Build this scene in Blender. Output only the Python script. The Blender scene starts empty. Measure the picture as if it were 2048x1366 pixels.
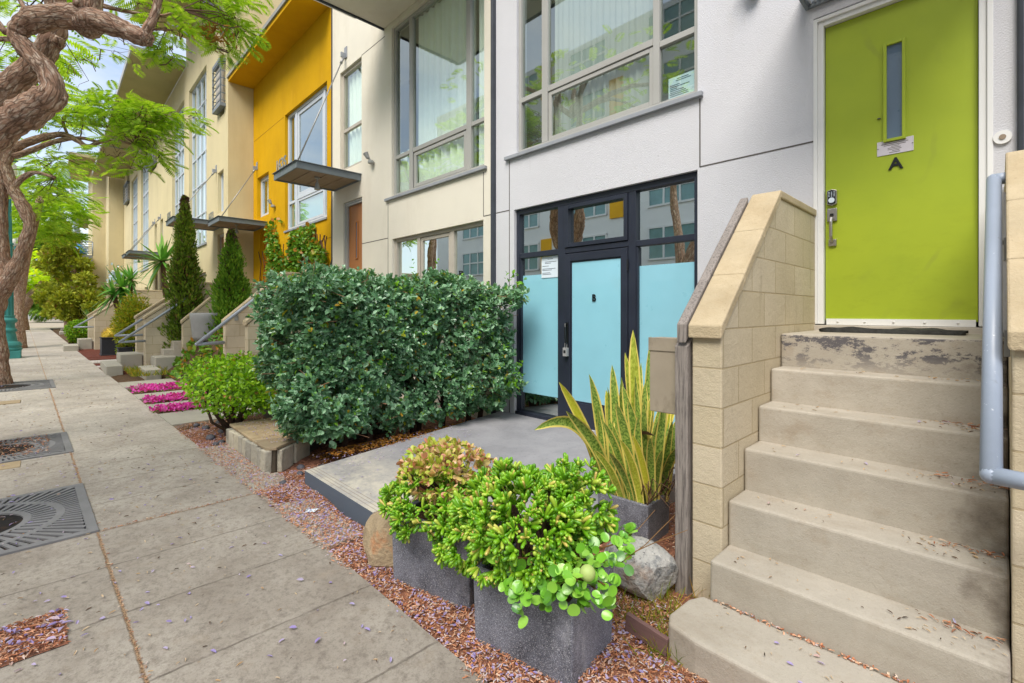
import bpy, math, random
import numpy as np
from mathutils import Vector, Matrix
random.seed(7); RS = np.random.RandomState(11)
COL = bpy.context.scene.collection
R = math.radians
# ---------------------------------------------------------------- camera model (also used to lay out the place)
CAM_H = 1.6
FPX = 950.67; YAW = R(45.753); HOR = 624.0
SN, CS = math.sin(YAW), math.cos(YAW)
def at(px, py, d):
    """point seen at a pixel of the 2048 px photograph, d metres in front of the lens"""
    a = (px - 1024) / FPX; b = (HOR - py) / FPX
    return np.array((d * (-SN + a * CS), d * (CS + a * SN), CAM_H + d * b))
def gz(x):
    x = max(x, -95.0)
    return -0.03 * (x + 3.15) if x > -3.15 else -0.0073 * (x + 3.15)
def sk(x): return 0.028 * x          # the pavement runs at a slight angle to the houses
def lin(r, g, b, k=1.0):
    f = lambda c: ((c / 255) / 12.92 if c / 255 <= 0.04045 else (((c / 255) + 0.055) / 1.055) ** 2.4) * k
    return (f(r), f(g), f(b), 1.0)
# ---------------------------------------------------------------- mesh builder
class MB:
    def __init__(s): s.v = []; s.f = []; s.m = []; s.uv = None; s.bk = []
    def add(s, vs, fs, mi=0):
        o = len(s.v); s.v += [tuple(map(float, p)) for p in vs]
        for f in fs: s.f.append(tuple(i + o for i in f)); s.m.append(mi)
        return s
    def box(s, x0, x1, y0, y1, z0, z1, mi=0):
        v = [(x0,y0,z0),(x1,y0,z0),(x1,y1,z0),(x0,y1,z0),(x0,y0,z1),(x1,y0,z1),(x1,y1,z1),(x0,y1,z1)]
        return s.add(v, [(0,3,2,1),(4,5,6,7),(0,1,5,4),(1,2,6,5),(2,3,7,6),(3,0,4,7)], mi)
    def obox(s, c, ax, ay, az, mi=0):
        c, ax, ay, az = map(lambda q: np.array(q, float), (c, ax, ay, az))
        v = [c - ax - ay - az, c + ax - ay - az, c + ax + ay - az, c - ax + ay - az,
             c - ax - ay + az, c + ax - ay + az, c + ax + ay + az, c - ax + ay + az]
        return s.add(v, [(0,3,2,1),(4,5,6,7),(0,1,5,4),(1,2,6,5),(2,3,7,6),(3,0,4,7)], mi)
    def bar(s, p, q, w, h=None, up=(0,0,1), mi=0):
        p, q = np.array(p, float), np.array(q, float); d = q - p; L = np.linalg.norm(d); d /= L
        u = np.array(up, float); r = np.cross(d, u)
        if np.linalg.norm(r) < 1e-4: r = np.cross(d, (1, 0, 0))
        r /= np.linalg.norm(r); u = np.cross(r, d); h = h or w
        return s.obox((p + q) / 2, d * L / 2, r * w / 2, u * h / 2, mi)
    def tube(s, pts, rad, n=10, mi=0, cap=True, jit=0.0):
        P = [np.array(p, float) for p in pts]; k = len(P)
        rr = list(rad) if hasattr(rad, '__len__') else [rad] * k
        o = len(s.v); prev = None
        for i in range(k):
            t = P[min(i + 1, k - 1)] - P[max(i - 1, 0)]; t /= (np.linalg.norm(t) + 1e-9)
            if prev is None:
                a = np.array((0, 0, 1.0)) if abs(t[2]) < 0.9 else np.array((1.0, 0, 0))
                u = np.cross(t, a)
            else: u = prev - t * np.dot(prev, t)
            u /= (np.linalg.norm(u) + 1e-9); w = np.cross(t, u); prev = u
            for j in range(n):
                an = 2 * math.pi * j / n; r = rr[i] * (1 + (random.uniform(-jit, jit) if jit else 0))
                s.v.append(tuple(P[i] + r * (math.cos(an) * u + math.sin(an) * w)))
        for i in range(k - 1):
            for j in range(n):
                a = o + i * n + j; b = o + i * n + (j + 1) % n
                s.f.append((a, b, b + n, a + n)); s.m.append(mi)
        if cap:
            s.f.append(tuple(o + j for j in range(n))[::-1]); s.m.append(mi)
            s.f.append(tuple(o + (k - 1) * n + j for j in range(n))); s.m.append(mi)
        return s
    def prism(s, poly, axis, a0, a1, mi=0):
        """2-D outline extruded along axis 'x' (outline in y,z), 'y' (x,z) or 'z' (x,y)"""
        n = len(poly)
        mk = {'x': lambda p, a: (a, p[0], p[1]), 'y': lambda p, a: (p[0], a, p[1]), 'z': lambda p, a: (p[0], p[1], a)}[axis]
        v = [mk(p, a0) for p in poly] + [mk(p, a1) for p in poly]
        f = [tuple(range(n))[::-1], tuple(range(n, 2 * n))] + [(i, (i + 1) % n, (i + 1) % n + n, i + n) for i in range(n)]
        return s.add(v, f, mi)
    def lathe(s, prof, c, n=20, mi=0):
        o = len(s.v)
        for r, z in prof:
            for j in range(n):
                a = 2 * math.pi * j / n; s.v.append((c[0] + r * math.cos(a), c[1] + r * math.sin(a), c[2] + z))
        for i in range(len(prof) - 1):
            for j in range(n):
                a = o + i * n + j; b = o + i * n + (j + 1) % n
                s.f.append((a, b, b + n, a + n)); s.m.append(mi)
        s.f.append(tuple(o + (len(prof) - 1) * n + j for j in range(n))); s.m.append(mi)
        s.f.append(tuple(o + j for j in range(n))[::-1]); s.m.append(mi)
        return s
    def ball(s, c, r, n=10, mi=0, sq=(1,1,1), jit=0.0):
        k = max(4, n // 2 + 1); o = len(s.v)
        s.v.append((c[0], c[1], c[2] - r * sq[2]))
        for i in range(1, k):
            th = math.pi * i / k
            for j in range(n):
                a = 2 * math.pi * j / n; q = r * (1 + random.uniform(-jit, jit))
                s.v.append((c[0] + q * sq[0] * math.sin(th) * math.cos(a), c[1] + q * sq[1] * math.sin(th) * math.sin(a), c[2] - q * sq[2] * math.cos(th)))
        s.v.append((c[0], c[1], c[2] + r * sq[2])); top = len(s.v) - 1
        for j in range(n):
            s.f.append((o, o + 1 + (j + 1) % n, o + 1 + j)); s.m.append(mi)
            b = o + 1 + (k - 2) * n
            s.f.append((top, b + j, b + (j + 1) % n)); s.m.append(mi)
        for i in range(k - 2):
            for j in range(n):
                a = o + 1 + i * n + j; b = o + 1 + i * n + (j + 1) % n
                s.f.append((a, b, b + n, a + n)); s.m.append(mi)
        return s
    def arr(s, V, F, mi=0):
        o = len(s.v); s.v += [tuple(p) for p in np.asarray(V, float).tolist()]
        s.f += [tuple(q) for q in (np.asarray(F) + o).tolist()]; s.m += [mi] * len(F)
        return s
    def build(s, name, mats, parent=None, bevel=0, smooth=False, segs=2):
        me = bpy.data.meshes.new(name)
        base = np.zeros(3)
        p = parent
        while p is not None: base += np.array(p.location); p = p.parent
        V = np.asarray(s.v, float).reshape(-1, 3) - base
        me.from_pydata(V.tolist(), [], s.f)
        if not isinstance(mats, (list, tuple)): mats = [mats]
        for m in mats: me.materials.append(m)
        if len(mats) > 1: me.polygons.foreach_set('material_index', s.m)
        if smooth: me.polygons.foreach_set('use_smooth', [True] * len(me.polygons))
        if s.uv is not None:
            L = me.uv_layers.new(name='UVMap'); li = np.empty(len(me.loops), int); me.loops.foreach_get('vertex_index', li)
            L.data.foreach_set('uv', np.asarray(s.uv, float)[li].ravel())
        if s.bk:
            A = np.asarray(s.v, float).copy()
            for o0, vals in s.bk: A[o0:o0 + len(vals)] = vals
            at_ = me.attributes.new('bk', 'FLOAT_VECTOR', 'POINT'); at_.data.foreach_set('vector', A.ravel())
        me.update()
        o = bpy.data.objects.new(name, me); COL.objects.link(o)
        if parent is not None: o.parent = parent
        if bevel:
            b = o.modifiers.new('bevel', 'BEVEL'); b.width = bevel; b.segments = segs; b.limit_method = 'ANGLE'; b.angle_limit = R(40)
        return o
def tag(o, label, cat, group=None):
    o['label'] = label; o['category'] = cat
    if group: o['group'] = group
    return o
def thing(name, loc, label, cat, group=None):
    o = bpy.data.objects.new(name, None); o.empty_display_size = 0.2; COL.objects.link(o)
    o.location = tuple(float(q) for q in loc)
    return tag(o, label, cat, group)
def kind(o, k, label=None):
    o['kind'] = k
    if label: o['label'] = label
    return o
def mesh1(mb, name, mats, loc, label, cat, group=None, **kw):
    """a thing that is one mesh: its origin moved to loc"""
    o = mb.build(name, mats, **kw); loc = np.array(loc, float)
    o.data.transform(Matrix.Translation(-Vector(loc))); o.location = loc
    return tag(o, label, cat, group)
def copy_tree(o, parent=None, loc=None, rz=None, label=None):
    kids = [c for c in bpy.data.objects if c.parent == o]
    c = o.copy(); COL.objects.link(c)
    if parent is not None: c.parent = parent
    if loc is not None: c.location = loc
    if rz is not None: c.rotation_euler = (0, 0, rz)
    if label: c['label'] = label
    for k in kids: copy_tree(k, c)
    return c
def text(name, body, size, mat, parent, pos, rot=(R(90), 0, 0), ext=0.004, bold=0.0, sx=1.0):
    cu = bpy.data.curves.new(name, 'FONT'); cu.body = body; cu.size = size; cu.extrude = ext; cu.align_x = 'CENTER'; cu.align_y = 'CENTER'; cu.offset = bold
    tmp = bpy.data.objects.new('tmp_text', cu); COL.objects.link(tmp)
    dg = bpy.context.evaluated_depsgraph_get(); dg.update()
    me = bpy.data.meshes.new_from_object(tmp.evaluated_get(dg)); me.name = name
    bpy.data.objects.remove(tmp)
    base = np.zeros(3); p = parent
    while p is not None: base += np.array(p.location); p = p.parent
    me.transform(Matrix.Translation(Vector(np.array(pos) - base)) @ Matrix.Rotation(rot[2], 4, 'Z') @ Matrix.Rotation(rot[0], 4, 'X') @ Matrix.Diagonal((sx, 1, 1, 1)))
    me.materials.clear(); me.materials.append(mat)
    o = bpy.data.objects.new(name, me); COL.objects.link(o)
    if parent is not None: o.parent = parent
    return o
# ---------------------------------------------------------------- leaves in bulk
def norm(a): return a / (np.linalg.norm(a, axis=-1, keepdims=True) + 1e-9)
def frames(axis, nrm):
    x = norm(axis); z = norm(nrm - x * np.sum(nrm * x, axis=-1, keepdims=True)); y = np.cross(z, x)
    return np.stack((x, y, z), axis=-1)          # columns x (along), y (across), z (up)
def inst(TV, TF, M, T, S):
    """copies of a small template mesh: M (N,3,3), T (N,3), S (N,3) scale"""
    TV = np.asarray(TV, float); N = len(T); k = len(TV)
    V = np.einsum('nij,nkj->nki', M, TV[None] * S[:, None, :]) + T[:, None, :]
    F = [tuple(np.array(f)) for f in TF]
    FF = []
    for f in F:
        FF.append(np.array(f)[None, :] + (np.arange(N) * k)[:, None])
    return V.reshape(-1, 3), FF
def put(mb, TV, TF, M, T, S, mi=0):
    V, FF = inst(TV, TF, M, T, S); o = len(mb.v)
    mb.v += V.tolist()
    for f in FF:
        mb.f += (f + o).tolist(); mb.m += [mi] * len(f)
LEAF_V = [(0,0,0),(.3,-.5,.10),(.7,-.42,.08),(1,0,-.08),(.7,.42,.08),(.3,.5,.10)]
LEAF_F = [(0,1,2,3),(0,3,4,5)]
RND_V = [(0,0,0),(.25,-.33,.04),(.6,-.5,.07),(.9,-.3,.02),(1,0,-.03),(.9,.3,.02),(.6,.5,.07),(.25,.33,.04)]
RND_F = [(0,1,2,3,4),(0,4,5,6,7)]
RN = 12
DISC_V = [(.5, 0, -.07)] + [(.5 - .5 * math.cos(2 * math.pi * j / RN) * (1 if j else 1), .46 * math.sin(2 * math.pi * j / RN), .03 + .05 * math.sin(2 * math.pi * j / RN) ** 2 - (.05 if j == RN // 2 else 0)) for j in range(RN)]
DISC_F = [(0, 1 + j, 1 + (j + 1) % RN) for j in range(RN)]
def rvec(n): return norm(RS.normal(size=(n, 3)))
def leaves(mb, P, out, L, W, up=0.5, spread=0.9, tv=LEAF_V, tf=LEAF_F, mi=0, var=0.3):
    n = len(P)
    ax = norm(out * 0.6 + rvec(n) * spread + np.array((0, 0, 0.15)))
    nr = norm(out * 0.7 + np.array((0, 0, up)) + rvec(n) * 0.6)
    s = 1 + RS.uniform(-var, var, n)
    put(mb, tv, tf, frames(ax, nr), P, np.stack((L * s, W * s, L * s), -1), mi)
# ---------------------------------------------------------------- materials
class MT:
    def __init__(s, name):
        s.m = bpy.data.materials.new(name); s.m.use_nodes = True; s.t = s.m.node_tree; s.t.nodes.clear()
        s.out = s.n('ShaderNodeOutputMaterial'); s.b = s.n('ShaderNodeBsdfPrincipled'); s.l(s.b.outputs[0], s.out.inputs[0])
        s._co = None
    def n(s, ty, **kw):
        q = s.t.nodes.new(ty)
        for k, v in kw.items():
            if k in q.inputs: q.inputs[k].default_value = v
            else: setattr(q, k, v)
        return q
    def l(s, a, b): s.t.links.new(a, b)
    def co(s, stretch=None, kind='Object'):
        if s._co is None: s._co = s.n('ShaderNodeTexCoord')
        o = s._co.outputs[kind]
        if stretch is None: return o
        mp = s.n('ShaderNodeMapping'); mp.inputs['Scale'].default_value = stretch; s.l(o, mp.inputs[0]); return mp.outputs[0]
    def noise(s, scale, detail=4, rough=0.6, stretch=None, vec=None):
        q = s.n('ShaderNodeTexNoise'); q.inputs['Scale'].default_value = scale; q.inputs['Detail'].default_value = detail; q.inputs['Roughness'].default_value = rough
        s.l(vec if vec is not None else s.co(stretch), q.inputs['Vector']); return q.outputs[0]
    def ramp(s, val, lo, hi, a=0.0, b=1.0):
        q = s.n('ShaderNodeMapRange'); q.inputs[1].default_value = lo; q.inputs[2].default_value = hi; q.inputs[3].default_value = a; q.inputs[4].default_value = b
        s.l(val, q.inputs[0]); return q.outputs[0]
    def math(s, op, a, b=None, c=None):
        q = s.n('ShaderNodeMath', operation=op)
        for i, x in enumerate((a, b, c)):
            if x is None: continue
            if isinstance(x, (int, float)): q.inputs[i].default_value = x
            else: s.l(x, q.inputs[i])
        return q.outputs[0]
    def mix(s, fac, a, b, blend='MIX'):
        q = s.n('ShaderNodeMix', data_type='RGBA', blend_type=blend)
        for i, x in ((0, fac), (6, a), (7, b)):
            if isinstance(x, (int, float)): q.inputs[i].default_value = x
            elif isinstance(x, tuple): q.inputs[i].default_value = x
            else: s.l(x, q.inputs[i])
        return q.outputs[2]
    def bump(s, h, strength=0.3, dist=0.01, nrm=None):
        q = s.n('ShaderNodeBump'); q.inputs['Strength'].default_value = strength; q.inputs['Distance'].default_value = dist
        s.l(h, q.inputs['Height'])
        if nrm is not None: s.l(nrm, q.inputs['Normal'])
        s.l(q.outputs[0], s.b.inputs['Normal']); return q.outputs[0]
    def sep(s, v):
        q = s.n('ShaderNodeSeparateXYZ'); s.l(v, q.inputs[0]); return q.outputs
    def comb(s, x, y, z):
        q = s.n('ShaderNodeCombineXYZ')
        for i, a in enumerate((x, y, z)):
            if isinstance(a, (int, float)): q.inputs[i].default_value = a
            else: s.l(a, q.inputs[i])
        return q.outputs[0]
    def color(s, c):
        if isinstance(c, tuple): s.b.inputs['Base Color'].default_value = c
        else: s.l(c, s.b.inputs['Base Color'])
    def rough(s, r):
        if isinstance(r, (int, float)): s.b.inputs['Roughness'].default_value = r
        else: s.l(r, s.b.inputs['Roughness'])
    def spec(s, v): s.b.inputs['Specular IOR Level'].default_value = v
def surf(name, col, rough=0.8, var=(1.2, 0.12), layers=(), bump=None, spec=0.35, metal=0.0, coat=0.0, specks=False, island=0.0):
    """painted / mineral surface: base colour, soft blotches, stain layers (colour, scale, lo, hi, strength, stretch), bumps"""
    t = MT(name); c = col
    if var:
        nz = t.noise(var[0], 5); f = t.ramp(nz, 0.3, 0.7)
        d = tuple(min(1, x * (1 - var[1])) for x in col[:3]) + (1,); u = tuple(min(1, x * (1 + var[1])) for x in col[:3]) + (1,)
        c = t.mix(f, d, u)
    for (lc, sc, lo, hi, k, st) in layers:
        nz = t.noise(sc, 6, 0.65, st); c = t.mix(t.ramp(nz, lo, hi, 0, k), c, lc)
    if island:
        g_ = t.n('ShaderNodeNewGeometry'); f_ = t.ramp(g_.outputs['Random Per Island'], 0, 1, 1 - island, 1 + island * .4); c = t.mix(1.0, c, t.comb(f_, t.math('MULTIPLY', f_, t.ramp(g_.outputs['Random Per Island'], 0, 1, 1.0, .96)), t.math('MULTIPLY', f_, t.ramp(g_.outputs['Random Per Island'], 0, 1, 1.05, .88))), 'MULTIPLY')
    t.color(c); t.rough(rough); t.spec(spec); t.b.inputs['Metallic'].default_value = metal
    if coat: t.b.inputs['Coat Weight'].default_value = coat; t.b.inputs['Coat Roughness'].default_value = 0.06
    if specks:
        q = t.sep(t.co()); zx = t.math('MULTIPLY', t.math('MULTIPLY', t.ramp(q[2], 2.75, 2.95), t.ramp(q[2], 3.5, 3.4)), t.math('MULTIPLY', t.ramp(q[0], -2.1, -1.8), t.ramp(q[0], .35, .1)))
        f = t.math('MULTIPLY', t.math('MULTIPLY', t.ramp(t.noise(26, 5, .7), .63, .68), t.ramp(t.noise(2.2, 3), .42, .6)), zx); t.color(t.mix(t.math('MULTIPLY', f, .8), c, lin(96, 90, 84)))
    if bump:
        n = None
        for (sc, strg, dist) in bump: n = t.bump(t.noise(sc, 5, 0.6), strg, dist, n)
    return t.m
M = {}
STU = [(95, 0.5, 0.014), (260, 0.4, 0.006), (1.1, 0.15, 0.05)]
M['white_stucco'] = surf('white_stucco', lin(222, 222, 227, .86), .88, (0.8, .035), [
    (lin(186, 180, 168), .9, .56, .8, .35, (1, 1, .35)), (lin(150, 146, 138), 2.2, .66, .78, .35, (3, 3, .5)), (lin(90, 84, 76), 9, .71, .76, .55, None)], STU, specks=True)
M['beige_stucco'] = surf('beige_stucco', lin(226, 220, 205), .88, (0.8, .05), [
    (lin(176, 160, 136), .8, .52, .8, .4, (1, 1, .4)), (lin(130, 118, 100), 3, .66, .8, .3, (3, 3, .4)), (lin(84, 76, 66), 9, .73, .77, .5, None)], STU)
M['yellow_stucco'] = surf('yellow_stucco', lin(206, 158, 14), .85, (0.7, .10), [
    (lin(180, 126, 10), 1.3, .5, .78, .35, (1.4, 1.4, .6)), (lin(230, 178, 60), 2.2, .55, .8, .3, (1.6, 1.6, .8)), (lin(140, 100, 20), 3.5, .66, .8, .2, (2, 2, .5))], STU, spec=.12)
M['tan_stucco'] = surf('tan_stucco', lin(212, 198, 157), .88, (0.6, .06), [
    (lin(178, 158, 118), .7, .52, .78, .45, (1.5, 1.5, .3)), (lin(140, 124, 92), 2, .62, .8, .35, (3, 3, .25))], STU)
M['olive_soffit'] = surf('olive_soffit', lin(176, 164, 118), .9, (0.5, .08), [(lin(140, 128, 88), 1.2, .5, .75, .4, None)], STU)
M['joint'] = surf('joint', lin(92, 88, 84), .9, None)
M['dark_strip'] = surf('dark_strip', lin(62, 66, 74), .5, (3, .2))
M['grey_paint'] = surf('grey_paint', lin(150, 152, 150), .45, (2, .08), [(lin(120, 118, 110), 5, .6, .75, .4, None)])
M['sill_grey'] = surf('sill_grey', lin(150, 154, 160), .5, (4, .12), [(lin(110, 110, 108), 8, .6, .75, .5, None)])
M['frame_warm'] = surf('frame_warm', lin(166, 165, 160), .4, (2, .05), [(lin(150, 142, 130), 6, .6, .8, .3, None)])
M['frame_beige'] = surf('frame_beige', lin(182, 174, 162), .45, (2, .07), [(lin(130, 122, 110), 5, .6, .8, .35, None)])
M['frame_silver'] = surf('frame_silver', lin(196, 202, 210), .35, (2, .05))
M['frame_dark'] = surf('frame_dark', lin(40, 45, 58), .38, (2.5, .2), [(lin(110, 110, 112), 22, .74, .8, .5, (1, 1, .25))], spec=.5)
M['white_trim'] = surf('white_trim', lin(226, 226, 224), .5, (1.5, .04), [(lin(150, 148, 140), 7, .62, .8, .35, (2, 2, .5))])
M['steel'] = surf('steel', lin(118, 126, 132), .5, (2.2, .16), [(lin(84, 78, 70), 5, .58, .75, .5, None), (lin(150, 158, 160), 3, .6, .8, .4, None)], [(40, .2, .004)])
M['rail_paint'] = surf('rail_paint', lin(152, 163, 180), .38, (3, .06), [(lin(226, 230, 236), 46, .66, .70, .7, None), (lin(120, 118, 112), 14, .62, .72, .5, None), (lin(140, 150, 166), 3, .5, .7, .5, None)], [(60, .15, .003)], spec=.5)
M['rail_grey'] = surf('rail_grey', lin(150, 158, 168), .4, (3, .06), spec=.5)
M['rod'] = surf('rod', lin(150, 150, 148), .4, (3, .1), metal=.5)
M['canopy_under'] = surf('canopy_under', lin(150, 134, 116), .85, (1.6, .12), [(lin(96, 82, 68), 4, .55, .78, .5, (.6, 5, 1))], [(30, .3, .006)])
M['black_metal'] = surf('black_metal', lin(26, 27, 30), .35, (3, .2), spec=.5)
M['nickel'] = surf('nickel', lin(176, 170, 164), .32, (6, .1), metal=.85)
M['brown_door'] = surf('brown_door', lin(176, 116, 66), .6, (1.2, .06), [(lin(140, 90, 50), 2, .55, .8, .3, (3, 3, .4))])
M['orange_door'] = surf('orange_door', lin(214, 118, 22), .5, (1.2, .06))
M['black_paint'] = surf('black_paint', lin(20, 24, 26), .5, None)
M['film_light'] = surf('film_light', lin(214, 228, 226), .4, (1, .04), coat=1.0)
M['paper'] = surf('paper', lin(214, 226, 236), .7, (3, .03))
M['ink'] = surf('ink', lin(80, 88, 104), .7, None)
M['curtain'] = surf('curtain', lin(250, 250, 244), .9, (3, .04))
M['blind'] = surf('blind', lin(172, 172, 168), .9, (3, .04))
M['room'] = surf('room', lin(170, 168, 160), .9, (1, .1))
M['fabric_white'] = surf('fabric_white', lin(232, 232, 230), .8, (4, .04))
M['wood_grey'] = surf('wood_grey', lin(142, 134, 128), .85, (3, .12), [(lin(84, 78, 76), 16, .48, .62, .75, (6, 6, .35)), (lin(176, 166, 156), 26, .55, .7, .5, (6, 6, .4))], [(30, .4, .006)])
M['plate_metal'] = surf('plate_metal', lin(168, 156, 138), .55, (3, .12), [(lin(116, 104, 90), 7, .52, .7, .55, (1, 1, .6)), (lin(196, 186, 170), 4, .6, .8, .4, None)], metal=.15)
M['rubber_mat'] = surf('rubber_mat', lin(58, 58, 56), .9, (30, .4), [], [(180, .9, .01)])
M['concrete'] = surf('concrete', lin(196, 180, 154, .85), .92, (1.5, .10), [
    (lin(150, 134, 112), 1.6, .5, .75, .5, None), (lin(214, 204, 186), 2.4, .58, .75, .4, None), (lin(104, 94, 80), 34, .66, .74, .6, None), (lin(80, 76, 74), 3.2, .68, .8, .5, (1, 1, 2))], [(14, .2, .02), (160, .5, .006)])
M['pale_concrete'] = surf('pale_concrete', lin(190, 184, 170, .8), .92, (2, .10), [(lin(140, 136, 126), 2, .55, .75, .5, None), (lin(96, 92, 84), 30, .66, .75, .5, None)], [(14, .2, .02), (150, .5, .006)])
M['patio_paint'] = surf('patio_paint', lin(96, 108, 122, .95), .6, (1.4, .07), [(lin(140, 140, 138), 5, .64, .76, .45, None)], [(60, .2, .005)])
M['step_face'] = M['concrete']
M['asphalt'] = surf('asphalt', (.06, .06, .062, 1), .9, (1, .2), [(lin(120, 116, 108), .5, .5, .8, .4, None)], [(120, .4, .008)])
M['road_far'] = surf('road_far', lin(204, 190, 166, .6), .9, (.4, .1))
M['soil'] = surf('soil', lin(126, 96, 68, .55), .95, (2.5, .3), [(lin(70, 52, 38), 7, .5, .7, .6, None), (lin(150, 122, 92), 20, .6, .75, .5, None)], [(14, .8, .06), (60, .7, .02)])
M['bark_mulch'] = surf('bark_mulch', lin(176, 120, 94, .75), .95, (9, .35), [(lin(64, 40, 28), 24, .48, .62, .75, None), (lin(188, 128, 92), 34, .6, .7, .6, None), (lin(150, 130, 150), 18, .66, .74, .5, None)], [(40, .9, .03)])
M['red_mulch'] = surf('red_mulch', lin(142, 74, 56, .6), .95, (9, .35), [(lin(64, 34, 26), 20, .48, .62, .75, None)], [(30, .9, .03)])
M['white_gravel'] = surf('white_gravel', lin(226, 216, 206, .8), .9, (20, .25), [], [(40, .9, .03)])
M['planter'] = surf('planter', lin(132, 134, 146, .8), .8, (3, .3), [
    (lin(40, 41, 48), 2.2, .5, .68, .85, (1, 1, .8)), (lin(34, 34, 40), 120, .54, .66, .7, None), (lin(206, 206, 210), 5, .62, .78, .4, (1, 1, .35)), (lin(214, 214, 222), 210, .54, .64, .7, None), (lin(190, 190, 196), 4, .6, .78, .35, None)], [(130, .6, .006)])
M['black_pot'] = surf('black_pot', lin(48, 50, 56), .55, (3, .2))
M['grey_pot'] = surf('grey_pot', lin(150, 150, 150), .7, (3, .1))
M['rock'] = surf('rock', lin(186, 184, 178, .85), .9, (5, .2), [(lin(96, 100, 104), 12, .48, .62, .75, None), (lin(70, 72, 74), 60, .58, .66, .7, None), (lin(176, 126, 80), 2.6, .56, .72, .7, None), (lin(214, 210, 200), 26, .6, .7, .5, None)], [(9, .6, .05), (60, .6, .012)])
M['tan_rock'] = surf('tan_rock', lin(176, 156, 126, .85), .9, (3, .2), [(lin(190, 110, 54), 4, .56, .7, .75, None), (lin(110, 96, 78), 12, .56, .7, .5, None)], [(6, .7, .06), (50, .5, .012)])
M['pebble'] = surf('pebble', lin(104, 104, 112, .7), .75, (14, .3))
M['flag_gap'] = surf('flag_gap', lin(110, 98, 82, .5), .95, (9, .3))
M['flag_top'] = surf('flag_top', lin(206, 184, 148, .85), .85, (3, .15), [(lin(140, 104, 66), 5, .52, .7, .55, None), (lin(206, 190, 160), 3, .58, .75, .5, None)], [(20, .5, .012)], island=.4)
M['flag_side'] = surf('flag_side', lin(206, 200, 182, .85), .9, (4, .18), [(lin(84, 78, 66), 8, .58, .7, .7, (2, 2, .6)), (lin(206, 200, 184), 4, .56, .75, .5, None)], [(16, .7, .03)], island=.45)
M['edge_board'] = surf('edge_board', lin(120, 92, 88), .8, (3, .15), [(lin(84, 66, 64), 14, .5, .7, .5, (.5, 5, 5))])
M['teal_iron'] = surf('teal_iron', lin(64, 140, 136), .5, (2.5, .14), [(lin(38, 92, 88), 5, .52, .7, .5, None), (lin(120, 176, 166), 9, .62, .75, .35, None)], [(30, .25, .01)])
M['iron_grate'] = surf('iron_grate', lin(134, 133, 134, .85), .7, (3, .18), [(lin(140, 134, 128), 4, .58, .75, .5, None)], [(90, .3, .004)])
M['blue_bag'] = surf('blue_bag', lin(60, 150, 214), .4, (10, .2))
M['plastic_white'] = surf('plastic_white', lin(226, 222, 210), .4, (4, .04))
M['roof_grey'] = surf('roof_grey', lin(150, 150, 146), .8, (2, .1))
M['far_white'] = surf('far_white', lin(224, 220, 212), .8, (1, .05))
M['opp_yellow'] = surf('opp_yellow', lin(236, 176, 30), .7, (1, .06))
M['opp_white'] = surf('opp_white', lin(232, 232, 230), .8, (.6, .04))
M['opp_glass'] = surf('opp_glass', lin(120, 156, 156), .15, (1, .2), spec=.6)
# bark
def bark(name, a, b, c):
    t = MT(name); at_ = t.n('ShaderNodeAttribute', attribute_name='bk'); mp_ = t.n('ShaderNodeMapping'); mp_.inputs['Scale'].default_value = (1, 1, .26); t.l(at_.outputs['Vector'], mp_.inputs[0]); v = mp_.outputs[0]
    w = t.n('ShaderNodeTexVoronoi', feature='DISTANCE_TO_EDGE'); w.inputs['Scale'].default_value = 20
    nz = t.n('ShaderNodeTexNoise'); nz.inputs['Scale'].default_value = 9; nz.inputs['Detail'].default_value = 5; t.l(v, nz.inputs[0])
    vv = t.n('ShaderNodeVectorMath', operation='MULTIPLY_ADD'); t.l(nz.outputs[1], vv.inputs[0]); vv.inputs[1].default_value = (.16, .16, .16); t.l(v, vv.inputs[2]); t.l(vv.outputs[0], w.inputs['Vector'])
    e = t.ramp(w.outputs[0], 0.0, .12, 0.1, 1)
    cc = t.mix(t.ramp(t.noise(3, 5), .35, .7), a, b); cc = t.mix(t.ramp(t.noise(30, 5, .75, vec=v), .48, .62, 0, .75), cc, c)
    dk = tuple(x * .36 for x in a[:3]) + (1,)
    cc = t.mix(t.math('SUBTRACT', 1.0, e), cc, dk); t.color(cc); t.rough(.95); t.spec(.15)
    n = t.bump(t.noise(16, 5, .7, vec=v), .8, .03); n = t.bump(e, .6, .015, n); t.bump(t.noise(60, 5, .7, vec=v), .7, .012, n); return t.m
M['bark'] = bark('bark', lin(190, 152, 128, .9), lin(156, 122, 104, .9), lin(230, 212, 194, .95))
M['twig'] = surf('twig', lin(120, 90, 70, .7), .9, (6, .2), [], [(50, .4, .01)])
M['green_stem'] = surf('green_stem', lin(150, 110, 60, .6), .8, (6, .2))
M['hedge_twig'] = surf('hedge_twig', lin(166, 124, 96, .8), .9, (6, .2))
M['dark_stem'] = surf('dark_stem', lin(96, 74, 58, .6), .9, (6, .2))
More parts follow.
